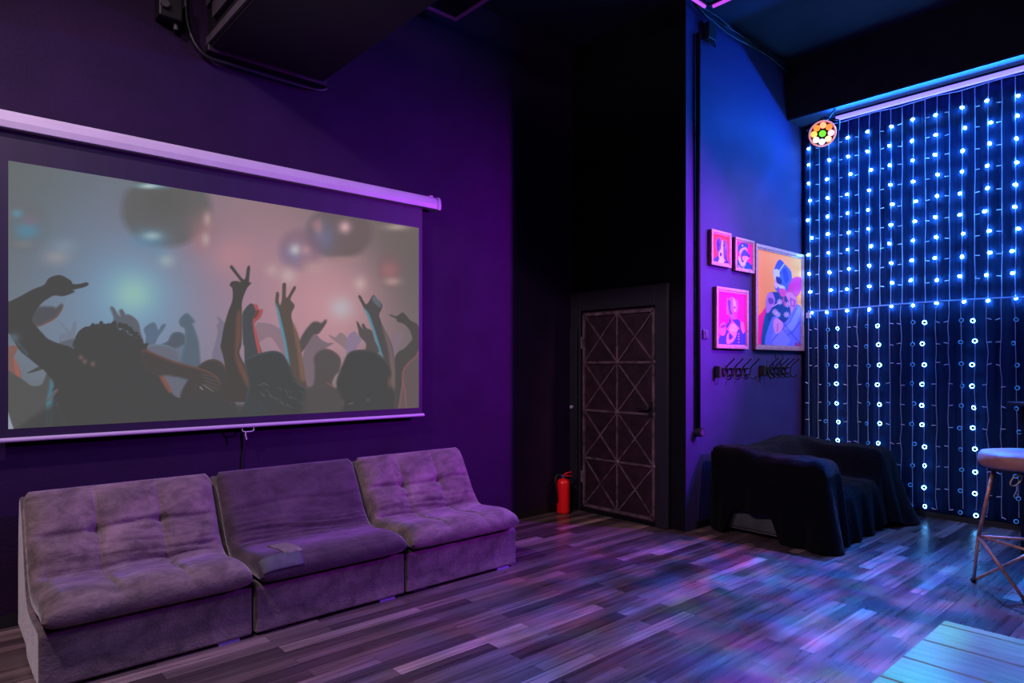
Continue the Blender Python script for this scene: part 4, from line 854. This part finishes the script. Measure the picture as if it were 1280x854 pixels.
per = [(V[0][i], (0, -1)) for i in range(NXg+1)]+[(V[j][NXg], (1, 0)) for j in range(1, NYg+1)]+[(V[NYg][i], (0, 1)) for i in range(NXg-1, -1, -1)]+[(V[j][0], (-1, 0)) for j in range(NYg-1, 0, -1)]
n_ = len(per); nor = [Vector((p[1][0], p[1][1], 0)) for p in per]
for _i in range(5): nor = [(nor[i-1]+nor[i]+nor[(i+1) % n_]).normalized() for i in range(n_)]
def hem(p):
    x, y = p.x, p.y
    if x < AX0+.02:                       # side towards the door
        v = .22*(sst(2.60, 2.72, y)-sst(3.02, 3.12, y)); return .012+max(0, v)
    if y < AY0+.02: return .012+.05*sst(6.3, 6.5, x)*(1-sst(6.62, 6.8, x))
    if y > AY1-.02: return .30
    return .015
arc = 0; prev = None; K = 22; ringp = [p[0] for p in per]
cum = [0]
for i in range(1, n_): cum.append(cum[-1]+(per[i][0].co-per[i-1][0].co).length)
for k in range(1, K+1):
    f = k/K; new = []
    for i in range(n_):
        p = per[i][0].co; N_ = nor[i]; c_ = cum[i]; zt = p.z; zh = hem(p)
        fold = (.5+.5*math.sin(c_*21+2.2*noise.noise(Vector((c_*1.6, 0, 3)))))*.045+(.5+.5*math.sin(c_*47+1.3))*.012
        corner = math.exp(-((p.x-AX0)**2+(p.y-AY0)**2)/.03)*.07+math.exp(-((p.x-AX1)**2+(p.y-AY0)**2)/.05)*.16
        if p.y > AY1-.02: fold *= .3
        if p.y > AY1-.03 : out = .004+fold*f*.5
        else: out = .008+fold*f**.8+corner*f**1.6+.02*f
        z_ = zt+(zh-zt)*f
        q = p+N_*out; q.z = z_+(.01*noise.noise(Vector((c_*6, f*5, 0))) if k < K else 0); q.y = min(q.y, YP-.035)
        new.append(bm.verts.new(q))
    for i in range(n_):
        a, b = ringp[i], ringp[(i+1) % n_]; bm.faces.new((b, a, new[i], new[(i+1) % n_]))
    ringp = new
bmesh.ops.recalc_face_normals(bm, faces=bm.faces)
o = obj('blanket', bm, M['fur'], smooth=True)
tag(o, 'shaggy black fur blanket draped over the loveseat in the corner', 'blanket')
# ---------------------------------------------------------------- bar stool
t_s = cf(3.235, 4.137, 0)
t = thing('bar_stool', 'tall bar stool with round brown padded seat and coppery bent tube legs', 'stool', t_s)
def L(v): return Vector(v)-t_s
J = [cf(3.06, 4.32, .373), cf(3.455, 4.19, .373), cf(3.135, 3.93, .373)]; Ft = [cf(3.175, 4.53, .012), cf(3.215, 4.12, .012), cf(3.56, 4.22, .012)]
Rs = .255
obj('seat', lathe(BM(), [(Rs*.80, .845), (Rs*.94, .850), (Rs*.99, .868), (Rs, .900), (Rs*.985, .925), (Rs*.93, .943), (Rs*.6, .955), (.001, .957)], 40), M['leather'], t, smooth=True)
obj('seat_plate', lathe(BM(), [(.15, .825), (.19, .828), (.20, .846), (.001, .848)], 28), M['black'], t)
for k in range(3):
    j = L(J[k]); d = Vector((j.x, j.y, 0)).normalized(); topp = Vector((d.x*.17, d.y*.17, .832))
    obj('leg', tube(BM(), [topp, j], .0115, 10), M['brass'], t, smooth=True)
def strut(a, b): obj('strut', tube(BM(), [L(a), L(b)], .0105, 10), M['brass'], t, smooth=True)
strut(J[0], Ft[0]); strut(J[0], Ft[1]); strut(Ft[0], J[1]); strut(Ft[1], J[2]); strut(Ft[2], J[1]); strut(Ft[2], J[2])
for a, b in ((0, 1), (1, 2), (2, 0)): obj('footrest', tube(BM(), [L(J[a]), L(J[b])], .0095, 10), M['brass'], t, smooth=True)
for p in Ft:
    bm = BM(); q = L(p); bmesh.ops.create_uvsphere(bm, u_segments=10, v_segments=8, radius=.019, matrix=Matrix.Translation((q.x, q.y, .017))); obj('foot_cap', bm, M['black'], t, smooth=True)
tw = cf(3.16, 4.05, 0)
w_ = thing('cord_hank', 'cream cord tied in loops hanging under the stool seat', 'cord', (tw.x, tw.y, .83))
bm = BM()
for k in range(5):
    a = .35+k*.02; pts = [(.045*RX*(1-.12*k)*math.cos(q)+.05*RX, .045*RY*(1-.12*k)*math.cos(q)+.05*RY, -.075+.06*math.sin(q)) for q in np.linspace(0, 2*PI, 18)[:-1]]
    tube(bm, [(x+.004*k, y+.004*k, z) for x, y, z in pts], .0038, 5, closed=True)
obj('loop', bm, M['rope'], w_, smooth=True)
pts = [(RX*(-.06+.035*math.cos(q)-.015*math.sin(q)), RY*(-.06+.035*math.cos(q)), -.045+.028*math.sin(q)+.02*math.cos(q)) for q in np.linspace(0, 2*PI, 18)[:-1]]
obj('loop', tube(BM(), pts, .0042, 5, closed=True), M['rope'], w_, smooth=True)
bm = tube(BM(), smoothpts([(RX*-.06, RY*-.06, -.07), (RX*-.055, RY*-.055, -.10), (RX*-.065, RY*-.065, -.125)]), .003, 5)
tube(bm, [(RX*(-.06+.012*math.cos(q)), RY*(-.06+.012*math.cos(q)), -.14+.014*math.sin(q)) for q in np.linspace(0, 2*PI, 12)[:-1]], .003, 5, closed=True)
obj('tassel', bm, M['wire'], w_)
tube_b = tube(BM(), [(0, 0, .0), (RX*.05, RY*.05, -.018), (RX*-.05, RY*-.05, -.02)], .003, 5); obj('tie', tube_b, M['rope'], w_)
# ---------------------------------------------------------------- tall black bar table past the stool
bt = cf(4.20, 4.95, 0)
t = thing('bar_table', 'tall black bar table behind the stool at the right edge', 'table', bt, math.radians(48.24-90))
obj('table_top', box(BM(), -.27, .30, -.26, .28, 1.175, 1.205), M['black'], t, bevel=.006)
obj('pedestal', box(BM(), -.225, .225, -.2, .2, .0, 1.175), M['blackm'], t, bevel=.01)
o = obj('poster', box(BM(), -.0015, .0015, -.11, .11, -.07, .07), M['pink'], None)
o.location = cf(4.20-.225-.002, 4.98, 1.01); o.rotation_euler = (0, 0, math.radians(48.24-90)); tag(o, 'small pink card fixed on the side of the black bar table', 'card')
# ---------------------------------------------------------------- plank table in the corner of the view
tz = .75; c0 = onZ(1181, 775, tz)
t = thing('plank_table', 'pale plank-topped table lit green and blue at the bottom right', 'table', (c0.x-.6, c0.y-.45, 0))
tx1, ty1 = .6, .45; pw = .157
for k in range(8):
    xb = tx1-.0-pw*k+(.0 if k else 0); xa = xb-pw
    if k == 0: xa = tx1-.045
    else: xb = tx1-.045-pw*(k-1); xa = xb-pw
    obj('plank', box(BM(), xa+.0012, xb-.0012, -.45, ty1, tz-.028, tz), M['plank'], t, bevel=.0035, seg=2)
obj('tray', box(BM(), tx1-.045-pw*7+.01, tx1-.008, -.44, ty1-.008, tz-.06, tz-.0285), mat('table_edge_brown', (.09, .045, .035), .6, var=.2), t)
for x_ in (tx1-.1, tx1-1.05):
    for y_ in (ty1-.1, -.36): obj('leg', box(BM(), x_-.03, x_+.03, y_-.03, y_+.03, 0, tz-.06), M['black'], t, bevel=.004)
